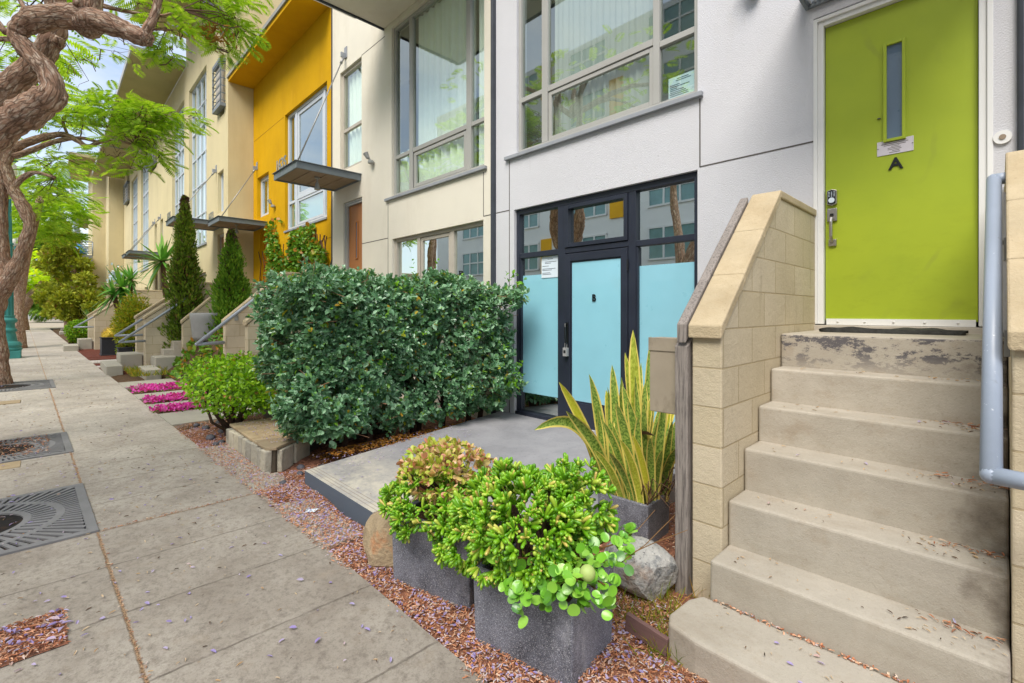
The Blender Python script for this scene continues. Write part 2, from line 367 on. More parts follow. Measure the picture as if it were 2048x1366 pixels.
# leaves
def leaf(name, cols, rough=.45, trans=.35, spec=.4, tip=None):
    """cols: list of (position, colour) picked at random leaf by leaf"""
    t = MT(name); g = t.n('ShaderNodeNewGeometry'); r = t.n('ShaderNodeValToRGB'); cr = r.color_ramp
    while len(cr.elements) > 1: cr.elements.remove(cr.elements[-1])
    cr.elements[0].position = cols[0][0]; cr.elements[0].color = cols[0][1]
    for p, c in cols[1:]: e = cr.elements.new(p); e.color = c
    t.l(g.outputs['Random Per Island'], r.inputs[0]); c = r.outputs[0]
    c = t.mix(t.ramp(t.noise(1.7, 3), .35, .7, 0, .45), c, t.mix(1.0, c, (.62, .72, .6, 1), 'MULTIPLY'))
    t.color(c); t.rough(rough); t.spec(spec)
    if trans:
        tr = t.n('ShaderNodeBsdfTranslucent'); t.l(t.mix(1.0, c, (1.25, 1.2, .6, 1), 'MULTIPLY'), tr.inputs[0])
        ms = t.n('ShaderNodeMixShader'); ms.inputs[0].default_value = trans
        t.l(t.b.outputs[0], ms.inputs[1]); t.l(tr.outputs[0], ms.inputs[2]); t.l(ms.outputs[0], t.out.inputs[0])
    return t.m
M['hedge_leaf'] = leaf('hedge_leaf', [(0, lin(64, 108, 70)), (.3, lin(102, 150, 104)), (.65, lin(136, 178, 136)), (.9, lin(160, 196, 160)), (.93, lin(124, 174, 92)), (.975, lin(140, 190, 40)), (.995, lin(200, 160, 50))], .30, .12, .8)
M['hedge_new'] = leaf('hedge_new', [(0, lin(96, 160, 30)), (.6, lin(140, 190, 40)), (1, lin(90, 140, 40))], .4, .35)
M['bush_leaf'] = leaf('bush_leaf', [(0, lin(96, 146, 26)), (.4, lin(144, 194, 32)), (.75, lin(180, 222, 48)), (.95, lin(72, 116, 34)), (.985, lin(190, 140, 80))], .38, .35, .5)
M['jaca_leaf'] = leaf('jaca_leaf', [(0, lin(142, 184, 44)), (.4, lin(172, 208, 56)), (.8, lin(194, 222, 84)), (.95, lin(112, 156, 52))], .5, .5, .3)
M['jaca_far'] = leaf('jaca_far', [(0, lin(176, 222, 40)), (.6, lin(214, 238, 50)), (1, lin(226, 224, 50))], .5, .55, .3)
M['cypress_leaf'] = leaf('cypress_leaf', [(0, lin(84, 112, 34)), (.5, lin(112, 140, 44)), (.9, lin(140, 164, 56)), (1, lin(150, 126, 72))], .6, .2, .3)
M['cypress_light'] = leaf('cypress_light', [(0, lin(92, 138, 40)), (.6, lin(126, 166, 50)), (1, lin(150, 182, 60))], .6, .2, .3)
M['juniper_leaf'] = leaf('juniper_leaf', [(0, lin(122, 136, 36)), (.5, lin(156, 166, 44)), (.9, lin(182, 184, 56)), (1, lin(140, 108, 56))], .6, .2, .3)
M['yucca_leaf'] = leaf('yucca_leaf', [(0, lin(80, 140, 60)), (.6, lin(112, 172, 70)), (1, lin(156, 196, 90))], .4, .15, .5)
M['ivy_leaf'] = leaf('ivy_leaf', [(0, lin(86, 136, 40)), (.5, lin(120, 168, 56)), (.82, lin(150, 178, 60)), (.9, lin(190, 130, 44))], .42, .25, .5)
M['gollum'] = leaf('gollum', [(0, lin(84, 138, 20)), (.4, lin(118, 176, 28)), (.75, lin(152, 196, 46)), (.92, lin(196, 208, 84)), (1, lin(220, 178, 106))], .33, .03, .55)
M['jade_pink'] = leaf('jade_pink', [(0, lin(160, 190, 50)), (.35, lin(200, 206, 84)), (.6, lin(228, 200, 140)), (.85, lin(236, 180, 150)), (1, lin(196, 110, 84))], .4, .15, .5)
M['round_leaf'] = leaf('round_leaf', [(0, lin(96, 156, 46)), (.5, lin(130, 194, 56)), (.8, lin(166, 218, 86)), (1, lin(70, 120, 66))], .28, .1, .6)
M['aspar_leaf'] = leaf('aspar_leaf', [(0, lin(122, 152, 34)), (.6, lin(170, 180, 50)), (.85, lin(196, 170, 30)), (1, lin(90, 100, 30))], .5, .3)
M['cactus'] = leaf('cactus', [(0, lin(190, 160, 40)), (1, lin(214, 180, 60))], .7, 0)
M['magenta'] = leaf('magenta', [(0, lin(214, 40, 170)), (.5, lin(236, 70, 196)), (.9, lin(244, 130, 210)), (1, lin(150, 60, 100))], .6, .3)
M['grass'] = leaf('grass', [(0, lin(96, 126, 20)), (.6, lin(150, 160, 36)), (1, lin(196, 150, 50))], .6, .3)
M['chip'] = leaf('chip', [(0, lin(170, 104, 74)), (.3, lin(204, 142, 106)), (.55, lin(224, 178, 146)), (.75, lin(140, 84, 62)), (.86, lin(226, 202, 180)), (1, lin(190, 184, 212))], .9, 0, .2)
M['petal'] = leaf('petal', [(0, lin(168, 150, 214)), (.5, lin(190, 176, 226)), (.8, lin(214, 200, 230)), (1, lin(206, 170, 150))], .6, .3)
M['litter'] = leaf('litter', [(0, lin(196, 156, 110)), (.5, lin(222, 200, 170)), (.8, lin(120, 90, 66)), (1, lin(60, 50, 40))], .8, 0)
M['dead_leaf'] = leaf('dead_leaf', [(0, lin(170, 110, 50)), (.5, lin(206, 150, 60)), (1, lin(150, 84, 40))], .7, .2)
# glass that mirrors the street and lets the room show
def glass(name, tint, base=.18, rough=.0):
    t = MT(name); t.t.nodes.remove(t.b)
    tr = t.n('ShaderNodeBsdfTransparent'); tr.inputs[0].default_value = tint
    gl = t.n('ShaderNodeBsdfGlossy'); gl.inputs['Roughness'].default_value = rough; gl.inputs[0].default_value = (.92, 1, .97, 1)
    fr = t.n('ShaderNodeLayerWeight'); fr.inputs[0].default_value = .5
    nb = t.n('ShaderNodeBump'); nb.inputs['Strength'].default_value = .015; nb.inputs['Distance'].default_value = .02; t.l(t.noise(1.6, 1), nb.inputs['Height']); t.l(nb.outputs[0], gl.inputs['Normal'])
    f = t.math('MULTIPLY_ADD', t.math('POWER', fr.outputs[1], 4.0), .85, base); f = t.math('MINIMUM', f, 1.0)
    ms = t.n('ShaderNodeMixShader'); t.l(f, ms.inputs[0]); t.l(tr.outputs[0], ms.inputs[1]); t.l(gl.outputs[0], ms.inputs[2]); t.l(ms.outputs[0], t.out.inputs[0]); return t.m
M['glass'] = glass('glass', (.86, .95, .90, 1), .24)
M['glass_clear'] = glass('glass_clear', (.55, .62, .60, 1), .70)
M['glass_far'] = glass('glass_far', (.80, .88, .90, 1), .36)
def film(name, col):
    t = MT(name); t.color(t.mix(t.ramp(t.noise(1.1, 4), .3, .7), tuple(x * .93 for x in col[:3]) + (1,), tuple(min(1, x * 1.05) for x in col[:3]) + (1,))); t.rough(t.ramp(t.noise(6, 5), .3, .7, .25, .5)); t.b.inputs['Coat Weight'].default_value = 1; t.b.inputs['Coat Roughness'].default_value = .015; t.b.inputs['Coat IOR'].default_value = 1.7
    return t.m
M['film_teal'] = film('film_teal', lin(146, 206, 224))
M['film_pale'] = film('film_pale', lin(176, 214, 206, .9))
M['slit_glass'] = film('slit_glass', lin(92, 116, 140, .8))
# block wall: courses of 20 cm, running bond, raked joints
def block(name, a, b, dark):
    t = MT(name); q = t.sep(t.co()); u = t.math('ADD', t.math('ADD', q[0], q[1]), .11); v = t.comb(u, q[2], 0.0)
    br = t.n('ShaderNodeTexBrick'); br.offset = .5; t.l(v, br.inputs['Vector'])
    for k, x in (('Scale', 1.0), ('Mortar Size', .006), ('Mortar Smooth', .4), ('Brick Width', .44), ('Row Height', .222), ('Bias', 0.0)): br.inputs[k].default_value = x
    br.inputs['Color1'].default_value = a; br.inputs['Color2'].default_value = b; br.inputs['Mortar'].default_value = dark
    c = br.outputs[0]
    c = t.mix(t.ramp(t.noise(1.6, 5), .42, .75, 0, .5), c, tuple(x * .72 for x in b[:3]) + (1,))
    c = t.mix(t.ramp(t.noise(2.4, 6, .65, (3, 3, .5)), .6, .8, 0, .45), c, lin(116, 98, 70))
    c = t.mix(t.ramp(t.noise(60, 4, .7), .66, .74, 0, .5), c, lin(96, 82, 58))
    t.color(c); t.rough(.92); t.spec(.2)
    n = t.bump(t.math('SUBTRACT', 1.0, br.outputs[1]), .45, .007); n = t.bump(t.noise(110, 5, .7), .55, .007, n); t.bump(t.noise(22, 4), .25, .02, n); return t.m
M['block'] = block('block', lin(210, 197, 172, .95), lin(201, 187, 158, .95), lin(176, 160, 130))
M['block_cap'] = surf('block_cap', lin(194, 177, 146, .92), .92, (3, .10), [(lin(150, 126, 88), 2, .5, .72, .5, None), (lin(96, 82, 58), 60, .64, .72, .6, None)], [(110, .6, .008), (20, .3, .02)])
# pavement with joints
def pavement():
    t = MT('pavement'); q = t.sep(t.co()); u = q[0]; v = t.math('SUBTRACT', q[1], t.math('MULTIPLY', q[0], .028))
    big = t.noise(.9, 6, .65); c = t.mix(t.ramp(big, .32, .7), lin(156, 146, 134, .84), lin(190, 181, 168, .84))
    c = t.mix(t.ramp(t.noise(2.6, 8, .78), .44, .70, 0, .5), c, lin(122, 108, 94, .8))
    c = t.mix(t.ramp(t.noise(24, 7, .8), .48, .64, 0, .6), c, lin(108, 98, 88, .85))
    c = t.mix(t.ramp(t.noise(6, 6, .7), .56, .75, 0, .4), c, lin(190, 172, 150, .8))
    c = t.mix(t.ramp(t.noise(90, 5, .7), .52, .72, 0, .45), c, lin(92, 84, 74, .8))
    c = t.mix(t.ramp(t.noise(150, 4, .7), .62, .72, 0, .4), c, lin(206, 198, 186, .8))
    gum = t.n('ShaderNodeTexVoronoi'); gum.inputs['Scale'].default_value = 1.6; t.l(t.co(), gum.inputs['Vector'])
    c = t.mix(t.ramp(gum.outputs['Distance'], .02, .03, .5, 0), c, lin(60, 54, 48))
    def line(x, off, per, w, soft):
        f = t.math('FRACT', t.math('DIVIDE', t.math('ADD', x, 100 * per - off), per)); d = t.math('MULTIPLY', t.math('MINIMUM', f, t.math('SUBTRACT', 1.0, f)), per)
        return t.ramp(d, w, w + soft, 1, 0)
    wob = t.math('MULTIPLY_ADD', t.noise(14, 3), .02, -.01)
    l1 = line(t.math('ADD', u, wob), -2.6, .648, .003, .006)
    dv = t.math('ABSOLUTE', t.math('SUBTRACT', t.math('ADD', v, wob), .378)); l2 = t.ramp(dv, .004, .012, 1, 0)
    l3 = line(t.math('ADD', u, wob), -4.551, 5.99, .006, .008)
    br = t.ramp(t.noise(7, 3), .35, .6, .25, 1)
    c = t.mix(t.math('MULTIPLY', l1, t.math('MULTIPLY', br, .6)), c, lin(70, 60, 50))
    deb = t.mix(t.ramp(t.noise(120, 3), .4, .6), lin(96, 74, 54), lin(170, 140, 108))
    c = t.mix(t.math('MAXIMUM', l2, t.math('MULTIPLY', l3, br)), c, deb)
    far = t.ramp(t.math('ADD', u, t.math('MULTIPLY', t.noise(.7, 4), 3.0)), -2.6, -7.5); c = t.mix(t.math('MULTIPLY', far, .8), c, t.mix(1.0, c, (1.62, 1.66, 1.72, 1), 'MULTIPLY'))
    t.color(c); t.rough(.7); t.spec(.45)
    h = t.math('SUBTRACT', t.math('MULTIPLY', t.noise(110, 5, .7), .35), t.math('MAXIMUM', l1, t.math('MAXIMUM', l2, l3)))
    n = t.bump(h, .5, .007); t.bump(t.noise(2.2, 3), .15, .04, n); return t.m
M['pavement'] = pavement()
def patio_mat():
    t = MT('patio_concrete'); q = t.sep(t.co())
    c = t.mix(t.ramp(t.noise(.9, 6, .7), .35, .65), lin(142, 141, 145, .86), lin(172, 170, 174, .86))
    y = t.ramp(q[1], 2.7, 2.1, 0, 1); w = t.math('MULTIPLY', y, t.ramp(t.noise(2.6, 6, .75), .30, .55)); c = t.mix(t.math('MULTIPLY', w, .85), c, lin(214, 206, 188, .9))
    c = t.mix(t.ramp(t.noise(30, 6, .75), .55, .72, 0, .5), c, lin(104, 100, 98))
    g = t.math('FRACT', t.math('DIVIDE', q[1], .034)); gm = t.math('MULTIPLY', t.ramp(g, .0, .3, 1, 0), t.math('MULTIPLY', t.ramp(q[1], 1.83, 1.84, 1, 0), t.ramp(q[1], 1.725, 1.73, 0, 1)))
    c = t.mix(t.math('MULTIPLY', gm, .7), c, lin(120, 100, 80)); t.color(c); t.rough(.7); t.spec(.3)
    n = t.bump(t.noise(70, 5, .7), .3, .006); t.bump(t.math('SUBTRACT', 1.0, gm), .5, .006, n); return t.m
M['patio_concrete'] = patio_mat()
def steps_mat():
    t = MT('stair_concrete'); q = t.sep(t.co()); g = t.n('ShaderNodeNewGeometry'); nz = t.sep(g.outputs['Normal'])
    c = t.mix(t.ramp(t.noise(1.5, 6, .65), .35, .68), lin(180, 172, 158, .85), lin(202, 194, 180, .85))
    c = t.mix(t.ramp(t.noise(4, 6, .7), .54, .76, 0, .45), c, lin(150, 128, 100))
    c = t.mix(t.ramp(t.noise(70, 7, .8), .54, .66, 0, .4), c, lin(140, 128, 112))
    c = t.mix(t.ramp(t.noise(5, 7, .75, (.5, 1, 1)), .5, .74, 0, .45), c, lin(146, 132, 114))
    c = t.mix(t.ramp(t.noise(130, 4, .7), .64, .7, 0, .4), c, lin(226, 216, 196))
    # worn dark paint on the upper risers and grime in the right corner
    up = t.ramp(q[2], 1.26, 1.40, 0, 1); fl = t.noise(7, 8, .8, (1, 1, 1.8))
    flk = t.math('MULTIPLY', t.ramp(fl, .50, .54), t.math('MULTIPLY', up, t.ramp(t.math('ABSOLUTE', nz[2]), .3, .5, 1, 0)))
    c = t.mix(t.math('MULTIPLY', flk, .9), c, lin(84, 82, 88))
    gr = t.math('MULTIPLY', t.ramp(t.math('ADD', t.math('MULTIPLY', q[0], 1.6), t.math('MULTIPLY', t.noise(5, 6), .9)), 1.15, 1.42, 0, .85), 1.0); c = t.mix(gr, c, lin(84, 70, 58))
    t.color(c); t.rough(.9); t.spec(.25); n = t.bump(t.noise(140, 5, .7), .5, .005); t.bump(t.noise(9, 5), .3, .02, n); return t.m
M['stair_concrete'] = steps_mat()
def green_door():
    t = MT('green_door'); c = t.mix(t.ramp(t.noise(1.3, 4), .3, .7), lin(154, 172, 44), lin(168, 184, 46))
    q = t.sep(t.co()); low = t.ramp(q[2], 2.6, 1.5, 0, .5)
    c = t.mix(t.math('MULTIPLY', t.ramp(t.noise(5, 6, .75, (1, 1, 2.2)), .5, .75), t.math('MULTIPLY', low, .55)), c, lin(116, 126, 26))
    w = t.n('ShaderNodeTexWave', wave_type='RINGS', rings_direction='Y'); w.inputs['Scale'].default_value = 1.1; w.inputs['Distortion'].default_value = 6; w.inputs['Detail'].default_value = 4
    mp = t.n('ShaderNodeMapping'); mp.inputs['Location'].default_value = (.25, 0, -3.1); t.l(t.co(), mp.inputs[0]); t.l(mp.outputs[0], w.inputs[0])
    sc = t.math('MULTIPLY', t.ramp(w.outputs[1], .93, .99), t.ramp(t.noise(2.1, 3), .5, .66, 0, .30)); c = t.mix(sc, c, lin(128, 134, 60))
    c = t.mix(t.ramp(t.noise(30, 5, .7, (.3, 1, 2)), .72, .77, 0, .4), c, lin(90, 92, 40))
    t.color(c); t.rough(.38); t.spec(.45); t.bump(t.noise(5, 4), .08, .02); return t.m
M['green_door'] = green_door()
def snake_mat():
    t = MT('snake_leaf'); uv = t.sep(t.n('ShaderNodeTexCoord').outputs['UV']); g = t.n('ShaderNodeNewGeometry')
    rnd = g.outputs['Random Per Island']; e = t.math('ABSOLUTE', t.math('SUBTRACT', uv[0], .5))
    v = t.comb(t.math('MULTIPLY', uv[0], 2.5), t.math('MULTIPLY', uv[1], 16), rnd)
    nz = t.noise(2.2, 4, .6, vec=v)
    c = t.mix(t.ramp(nz, .42, .58), lin(92, 128, 50), lin(170, 194, 92))
    c = t.mix(t.ramp(rnd, .6, .9, 0, .7), c, lin(226, 216, 54))
    c = t.mix(t.ramp(e, .33, .37), c, lin(244, 224, 120)); t.color(c); t.rough(.35); t.spec(.5); return t.m
M['snake_leaf'] = snake_mat()
# ---------------------------------------------------------------- the setting
def sheet(name, xs, ys, zf, m, k='structure'):
    b = MB(); nx, ny = len(xs), len(ys)
    b.v = [(x, y, zf(x, y)) for x in xs for y in ys]
    b.f = [(i * ny + j, (i + 1) * ny + j, (i + 1) * ny + j + 1, i * ny + j + 1) for i in range(nx - 1) for j in range(ny - 1)]; b.m = [0] * len(b.f)
    o = b.build(name, m, smooth=True); return kind(o, k)
XS = [-600, -95, -51.2, -3.15, 4, 9, 400]
sheet('road', XS, [-300, 300], lambda x, y: gz(min(x, 9)) - .14, M['asphalt'])
# pavement: a slab with a kerb edge, holes are laid over it as pits
def pav(b, x0, x1, y0, y1):
    for xa, xb in ((x0, -3.15), (-3.15, x1)):
        v = []
        for x in (xa, xb):
            for y in (y0, y1):
                v += [(x, y + sk(x), gz(x)), (x, y + sk(x), gz(x) - .14)]
        b.add(v, [(0, 4, 6, 2), (0, 1, 5, 4), (2, 6, 7, 3), (0, 2, 3, 1), (4, 5, 7, 6)])
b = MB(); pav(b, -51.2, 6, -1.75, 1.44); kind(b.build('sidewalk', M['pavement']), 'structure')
b = MB()
for xa, xb in ((-51.2, -3.15), (-3.15, 6)):
    b.add([(x, y + sk(x), gz(x) + dz) for x in (xa, xb) for y, dz in ((-1.752, .004), (-1.752, -.14), (-1.9, -.14), (-1.9, .0))],
          [(0, 4, 5, 1), (0, 3, 7, 4), (3, 2, 6, 7), (0, 1, 2, 3), (4, 7, 6, 5)])
kind(b.build('kerb', M['pale_concrete']), 'structure')
sheet('crossing_road', [-91, -51.25], [-60, 2.2], lambda x, y: gz(x) - .02 - (.1 if y > 50 else 0), M['road_far'])
bedz = lambda x, y: gz(x) - .012 + .018 * math.sin(3.1 * x + 1.7 * y) * math.sin(2.3 * y - x) + .012 * math.sin(9 * x) * math.sin(8 * y) - (.004 if y < 1.5 + sk(x) else 0)
sheet('mulch_bed', [-7.6 + .07 * i for i in range(134)], [1.0 + .09 * i for i in range(42)], lambda x, y: bedz(x, y) if y > 1.445 + sk(x) else gz(x) - .05, M['bark_mulch'])
# front gardens further along: soil that climbs to the houses
def garz(x, y):
    s = max(0, min(1, ((y - 1.9) / 1.3) if -14.5 < x < -10.4 else (y - 2.5) / 1.6)); return gz(x) - .02 + (1.35 if -14.5 < x < -10.4 else .3) * s * s * (3 - 2 * s) * (1 if x < -10.3 else 0) + .02 * math.sin(4 * x) * math.sin(5 * y)
sheet('garden_soil', [-51 + .35 * i for i in range(125)], [.2 + .2 * i for i in range(26)], lambda x, y: garz(x, y) if y > 1.46 + sk(x) else gz(x) - .06, M['soil'])
# patio, notched behind the planters
b = MB()
def slab(b, poly, zt, zb, mi=0, ms=1):
    n = len(poly)
    v = [(x, y, zt(x, y)) for x, y in poly] + [(x, y, zb) for x, y in poly]
    b.add(v, [tuple(range(n))], mi)
    for i in range(n): b.add([v[i], v[i + n], v[(i + 1) % n + n], v[(i + 1) % n]], [(0, 1, 2, 3)], ms if i == 0 else mi)
slab(b, [(-4.50, 1.70), (-3.21, 1.70), (-3.21, 2.3), (-2.15, 2.45), (-1.9, 4.598), (-4.93, 4.598)], lambda x, y: .13 + .024 * (y - 1.7), -.1)
kind(b.build('patio', [M['patio_concrete'], M['patio_paint']], bevel=.012), 'structure')
# ---------------------------------------------------------------- buildings
def wall(b, x0, x1, z0, z1, y, th, holes, mi=0, depth=6.0, shell=True):
    xs = sorted({x0, x1} | {h[0] for h in holes} | {h[1] for h in holes}); zs = sorted({z0, z1} | {h[2] for h in holes} | {h[3] for h in holes})
    xs = [q for q in xs if x0 <= q <= x1]; zs = [q for q in zs if z0 <= q <= z1]
    for i in range(len(xs) - 1):
        for j in range(len(zs) - 1):
            cx, cz = (xs[i] + xs[i+1]) / 2, (zs[j] + zs[j+1]) / 2
            if any(h[0] < cx < h[1] and h[2] < cz < h[3] for h in holes): continue
            b.add([(xs[i], y, zs[j]), (xs[i+1], y, zs[j]), (xs[i+1], y, zs[j+1]), (xs[i], y, zs[j+1])], [(0, 1, 2, 3)], mi)
            b.add([(xs[i], y + th, zs[j]), (xs[i+1], y + th, zs[j]), (xs[i+1], y + th, zs[j+1]), (xs[i], y + th, zs[j+1])], [(3, 2, 1, 0)], 1)
    for (a, c, d, e) in holes:
        v = [(a, y, d), (c, y, d), (c, y, e), (a, y, e)]; w = [(p[0], y + th, p[2]) for p in v]
        b.add(v + w, [(0, 4, 5, 1), (1, 5, 6, 2), (2, 6, 7, 3), (3, 7, 4, 0)], mi)
    if shell:
        Y = y + depth
        b.add([(x0, y, z0), (x0, Y, z0), (x0, Y, z1), (x0, y, z1)], [(0, 3, 2, 1)], mi)
        b.add([(x1, y, z0), (x1, Y, z0), (x1, Y, z1), (x1, y, z1)], [(0, 1, 2, 3)], mi)
        b.add([(x0, Y, z0), (x1, Y, z0), (x1, Y, z1), (x0, Y, z1)], [(1, 0, 3, 2)], mi)
        b.add([(x0, y, z1), (x1, y, z1), (x1, Y, z1), (x0, Y, z1)], [(0, 1, 2, 3)], mi)
def rooms(b, x0, x1, y, levels, depth=1.6):
    """plain dark rooms behind the windows"""
    for za, zb in zip(levels[:-1], levels[1:]):
        ya, yb = y + .24, y + depth
        v = [(x0 + .12, ya, za + .02), (x1 - .12, ya, za + .02), (x1 - .12, yb, za + .02), (x0 + .12, yb, za + .02)]; w = [(p[0], p[1], zb - .1) for p in v]
        b.add(v + w, [(0, 1, 2, 3), (4, 7, 6, 5), (2, 6, 7, 3), (1, 5, 6, 2), (0, 3, 7, 4)], 1)
def joints(b, segs, y, w=.012):
    for x0, z0, x1, z1 in segs: b.box(min(x0, x1) - w / 2, max(x0, x1) + w / 2, y - .003, y + .02, min(z0, z1) - w / 2, max(z0, z1) + w / 2, 2)
def window(par, x0, x1, z0, z1, y, mf, mg, vb=(), hb=(), fw=.05, dep=.07, name='window', sash=(), curtain=None, skip=(), sill=None, fold=1.0, mc='curtain'):
    """frame with its bars as one part, all its glass as one pane mesh under it"""
    b = MB()
    b.box(x0, x0 + fw, y, y + dep, z0, z1); b.box(x1 - fw, x1, y, y + dep, z0, z1)
    b.box(x0 + fw, x1 - fw, y, y + dep, z1 - fw, z1); b.box(x0 + fw, x1 - fw, y, y + dep, z0, z0 + fw)
    for xc, w in vb: b.box(xc - w / 2, xc + w / 2, y + .003, y + dep - .003, z0 + fw, z1 - fw)
    for xa, xb, zc, w in hb: b.box(xa, xb, y + .006, y + dep - .006, zc - w / 2, zc + w / 2)
    for xa, xb, za, zb, w in sash:
        b.box(xa, xa + w, y + .018, y + dep - .01, za, zb); b.box(xb - w, xb, y + .018, y + dep - .01, za, zb)
        b.box(xa + w, xb - w, y + .018, y + dep - .01, zb - w, zb); b.box(xa + w, xb - w, y + .018, y + dep - .01, za, za + w)
    f = b.build(name, mf, par, bevel=.004, segs=1)
    g = MB(); yy = y + dep * .6; g.add([(x0 + .01, yy, z0 + .01), (x1 - .01, yy, z0 + .01), (x1 - .01, yy, z1 - .01), (x0 + .01, yy, z1 - .01)], [(0, 1, 2, 3)]); g.build('pane', mg, f)
    if curtain:
        for xa, xb, za, zb in curtain:
            c = MB(); n = max(20, int((xb - xa) / .022)); k0 = len(c.v); ph = random.uniform(0, 6)
            for i in range(n + 1):
                x = xa + (xb - xa) * i / n; q = fold * .035 * math.sin(x * 34 + ph + 1.6 * math.sin(x * 5.3)) + .016 * math.sin(x * 71)
                c.v += [(x, y + .125 + q, za), (x + .01 * math.sin(x * 9), y + .125 + q * .7, zb)]
            for i in range(n): c.f.append((k0 + 2 * i, k0 + 2 * i + 2, k0 + 2 * i + 3, k0 + 2 * i + 1)); c.m.append(0)
            c.build('curtain', M[mc], f, smooth=True)
    if sill:
        s = MB(); s.box(*sill); s.build('sill', M['sill_grey'], f, bevel=.004)
    return f
def canopy(par, x0, x1, y0, y1, zb, h=.13, rod=None, mesh=False, number=None, lamp=True):
    """flat steel entrance canopy: channel frame, boarded underside, hanging rod, lamp"""
    b = MB(); t = .03
    b.box(x0, x1, y0, y0 + t, zb, zb + h); b.box(x0, x0 + t, y0 + t, y1, zb, zb + h); b.box(x1 - t, x1, y0 + t, y1, zb, zb + h)
    b.box(x0 + t, x1 - t, y1 - t, y1 - .002, zb, zb + h)
    for (xa, xb, ya, yb) in ((x0 - .03, x1 + .03, y0 - .03, y0 + .05), (x0 - .03, x0 + .05, y0 + .05, y1), (x1 - .05, x1 + .03, y0 + .05, y1)):
        b.box(xa, xb, ya, yb, zb + h, zb + h + .012)
    c = b.build('canopy', M['steel'], par, bevel=.004, segs=1)
    u = MB()
    if mesh:
        k = 34
        for i in range(k): x = x0 + t + (x1 - x0 - 2 * t) * (i + .5) / k; u.box(x - .006, x + .006, y0 + t, y1 - t, zb + .03, zb + .05)
        for i in range(k): y = y0 + t + (y1 - y0 - 2 * t) * (i + .5) / k; u.box(x0 + t, x1 - t, y - .006, y + .006, zb + .052, zb + .06)
        u.build('grating', M['frame_silver'], c)
    else:
        u.box(x0 + t, x1 - t, y0 + t, y1 - t, zb + .03, zb + .07)
        for i in range(1, 4): y = y0 + (y1 - y0) * i / 4; u.box(x0 + t, x1 - t, y - .012, y + .012, zb + .018, zb + .03)
        u.build('underside', M['canopy_under'], c)
    if rod:
        r = MB(); p, q = rod; r.tube([p, q], .014, 8); r.tube([np.array(q) + (np.array(p) - np.array(q)) * .93, np.array(q) + (np.array(p) - np.array(q)) * .985], .028, 8)
        r.build('hanging_rod', M['rod'], c, smooth=True)
        k = MB(); k.box(p[0] - .06, p[0] + .06, y1 - .02, y1 - .001, p[2] - .02, p[2] + .22); k.box(p[0] - .02, p[0] + .02, y1 - .12, y1 - .02, p[2] - .03, p[2] + .08); k.build('bracket', M['sill_grey'], c, bevel=.004)
    if lamp:
        l = MB(); x = x0 + (x1 - x0) * .62; y = y0 + (y1 - y0) * .45
        l.lathe([(.05, 0), (.05, -.03), (.016, -.035), (.016, -.11), (.03, -.12), (.055, -.22), (.06, -.25)], (x, y, zb + .028), 14); l.build('lamp', M['grey_paint'], c, smooth=False)
    if number:
        body, xc, zc, s = number; text('house_number', body, s, M['nickel'], c, (xc, y0 + .01, zb + h + .012 + s * .36), ext=.006, bold=.006)
    return c
def fixture(par, x, y, z):
    b = MB(); b.lathe([(.05, 0), (.06, .01), (.06, .05), (.03, .07)], (x, y - .06, z - .1), 12); b.tube([(x, y, z - .07), (x, y - .06, z - .06), (x - .02, y - .11, z + .02)], .022, 8)
    b.tube([(x - .02, y - .11, z + .0), (x - .05, y - .15, z + .10)], [.035, .055], 10); b.build('wall_lamp', M['grey_paint'], par)
def plain_door(par, x0, x1, z0, z1, y, md, slit=None, knob=True, mtrim=None, tw=.07, handle_side=-1):
    b = MB(); b.box(x0, x1, y, y + .045, z0, z1); d = b.build('door', md, par, bevel=.003)
    if mtrim:
        f = MB()
        f.box(x0 - tw, x0 - .004, y - .045, y + .05, z0 - .03, z1 + tw); f.box(x1 + .004, x1 + tw, y - .045, y + .05, z0 - .03, z1 + tw); f.box(x0 - .004, x1 + .004, y - .045, y + .05, z1 + .004, z1 + tw)
        f.box(x0 - tw - .03, x0 - tw, y - .06, y + .05, z0 - .03, z1 + tw + .03); f.box(x1 + tw, x1 + tw + .03, y - .06, y + .05, z0 - .03, z1 + tw + .03); f.box(x0 - tw, x1 + tw, y - .06, y + .05, z1 + tw, z1 + tw + .03)
        f.build('door_frame', mtrim, d, bevel=.003)
    if slit:
        a, c, e, g = slit; s = MB(); s.box(a, c, y - .004, y - .001, e, g); s.build('door_glass', M['slit_glass'], d)
        q = MB(); w = .022
        for r in ((a - w, a, e - w, g + w), (c, c + w, e - w, g + w), (a, c, g, g + w), (a, c, e - w, e)): q.box(r[0], r[1], y - .022, y - .001, r[2], r[3])
        q.build('glass_bead', md, d, bevel=.003)
    if knob:
        k = MB(); x = x0 + .07 if handle_side < 0 else x1 - .07; k.ball((x, y - .05, z0 + 1.0), .03, 10); k.tube([(x, y - .04, z0 + 1.0), (x, y, z0 + 1.0)], .012, 8); k.build('handle', M['nickel'], d, smooth=True)
    return d
FY = 4.6
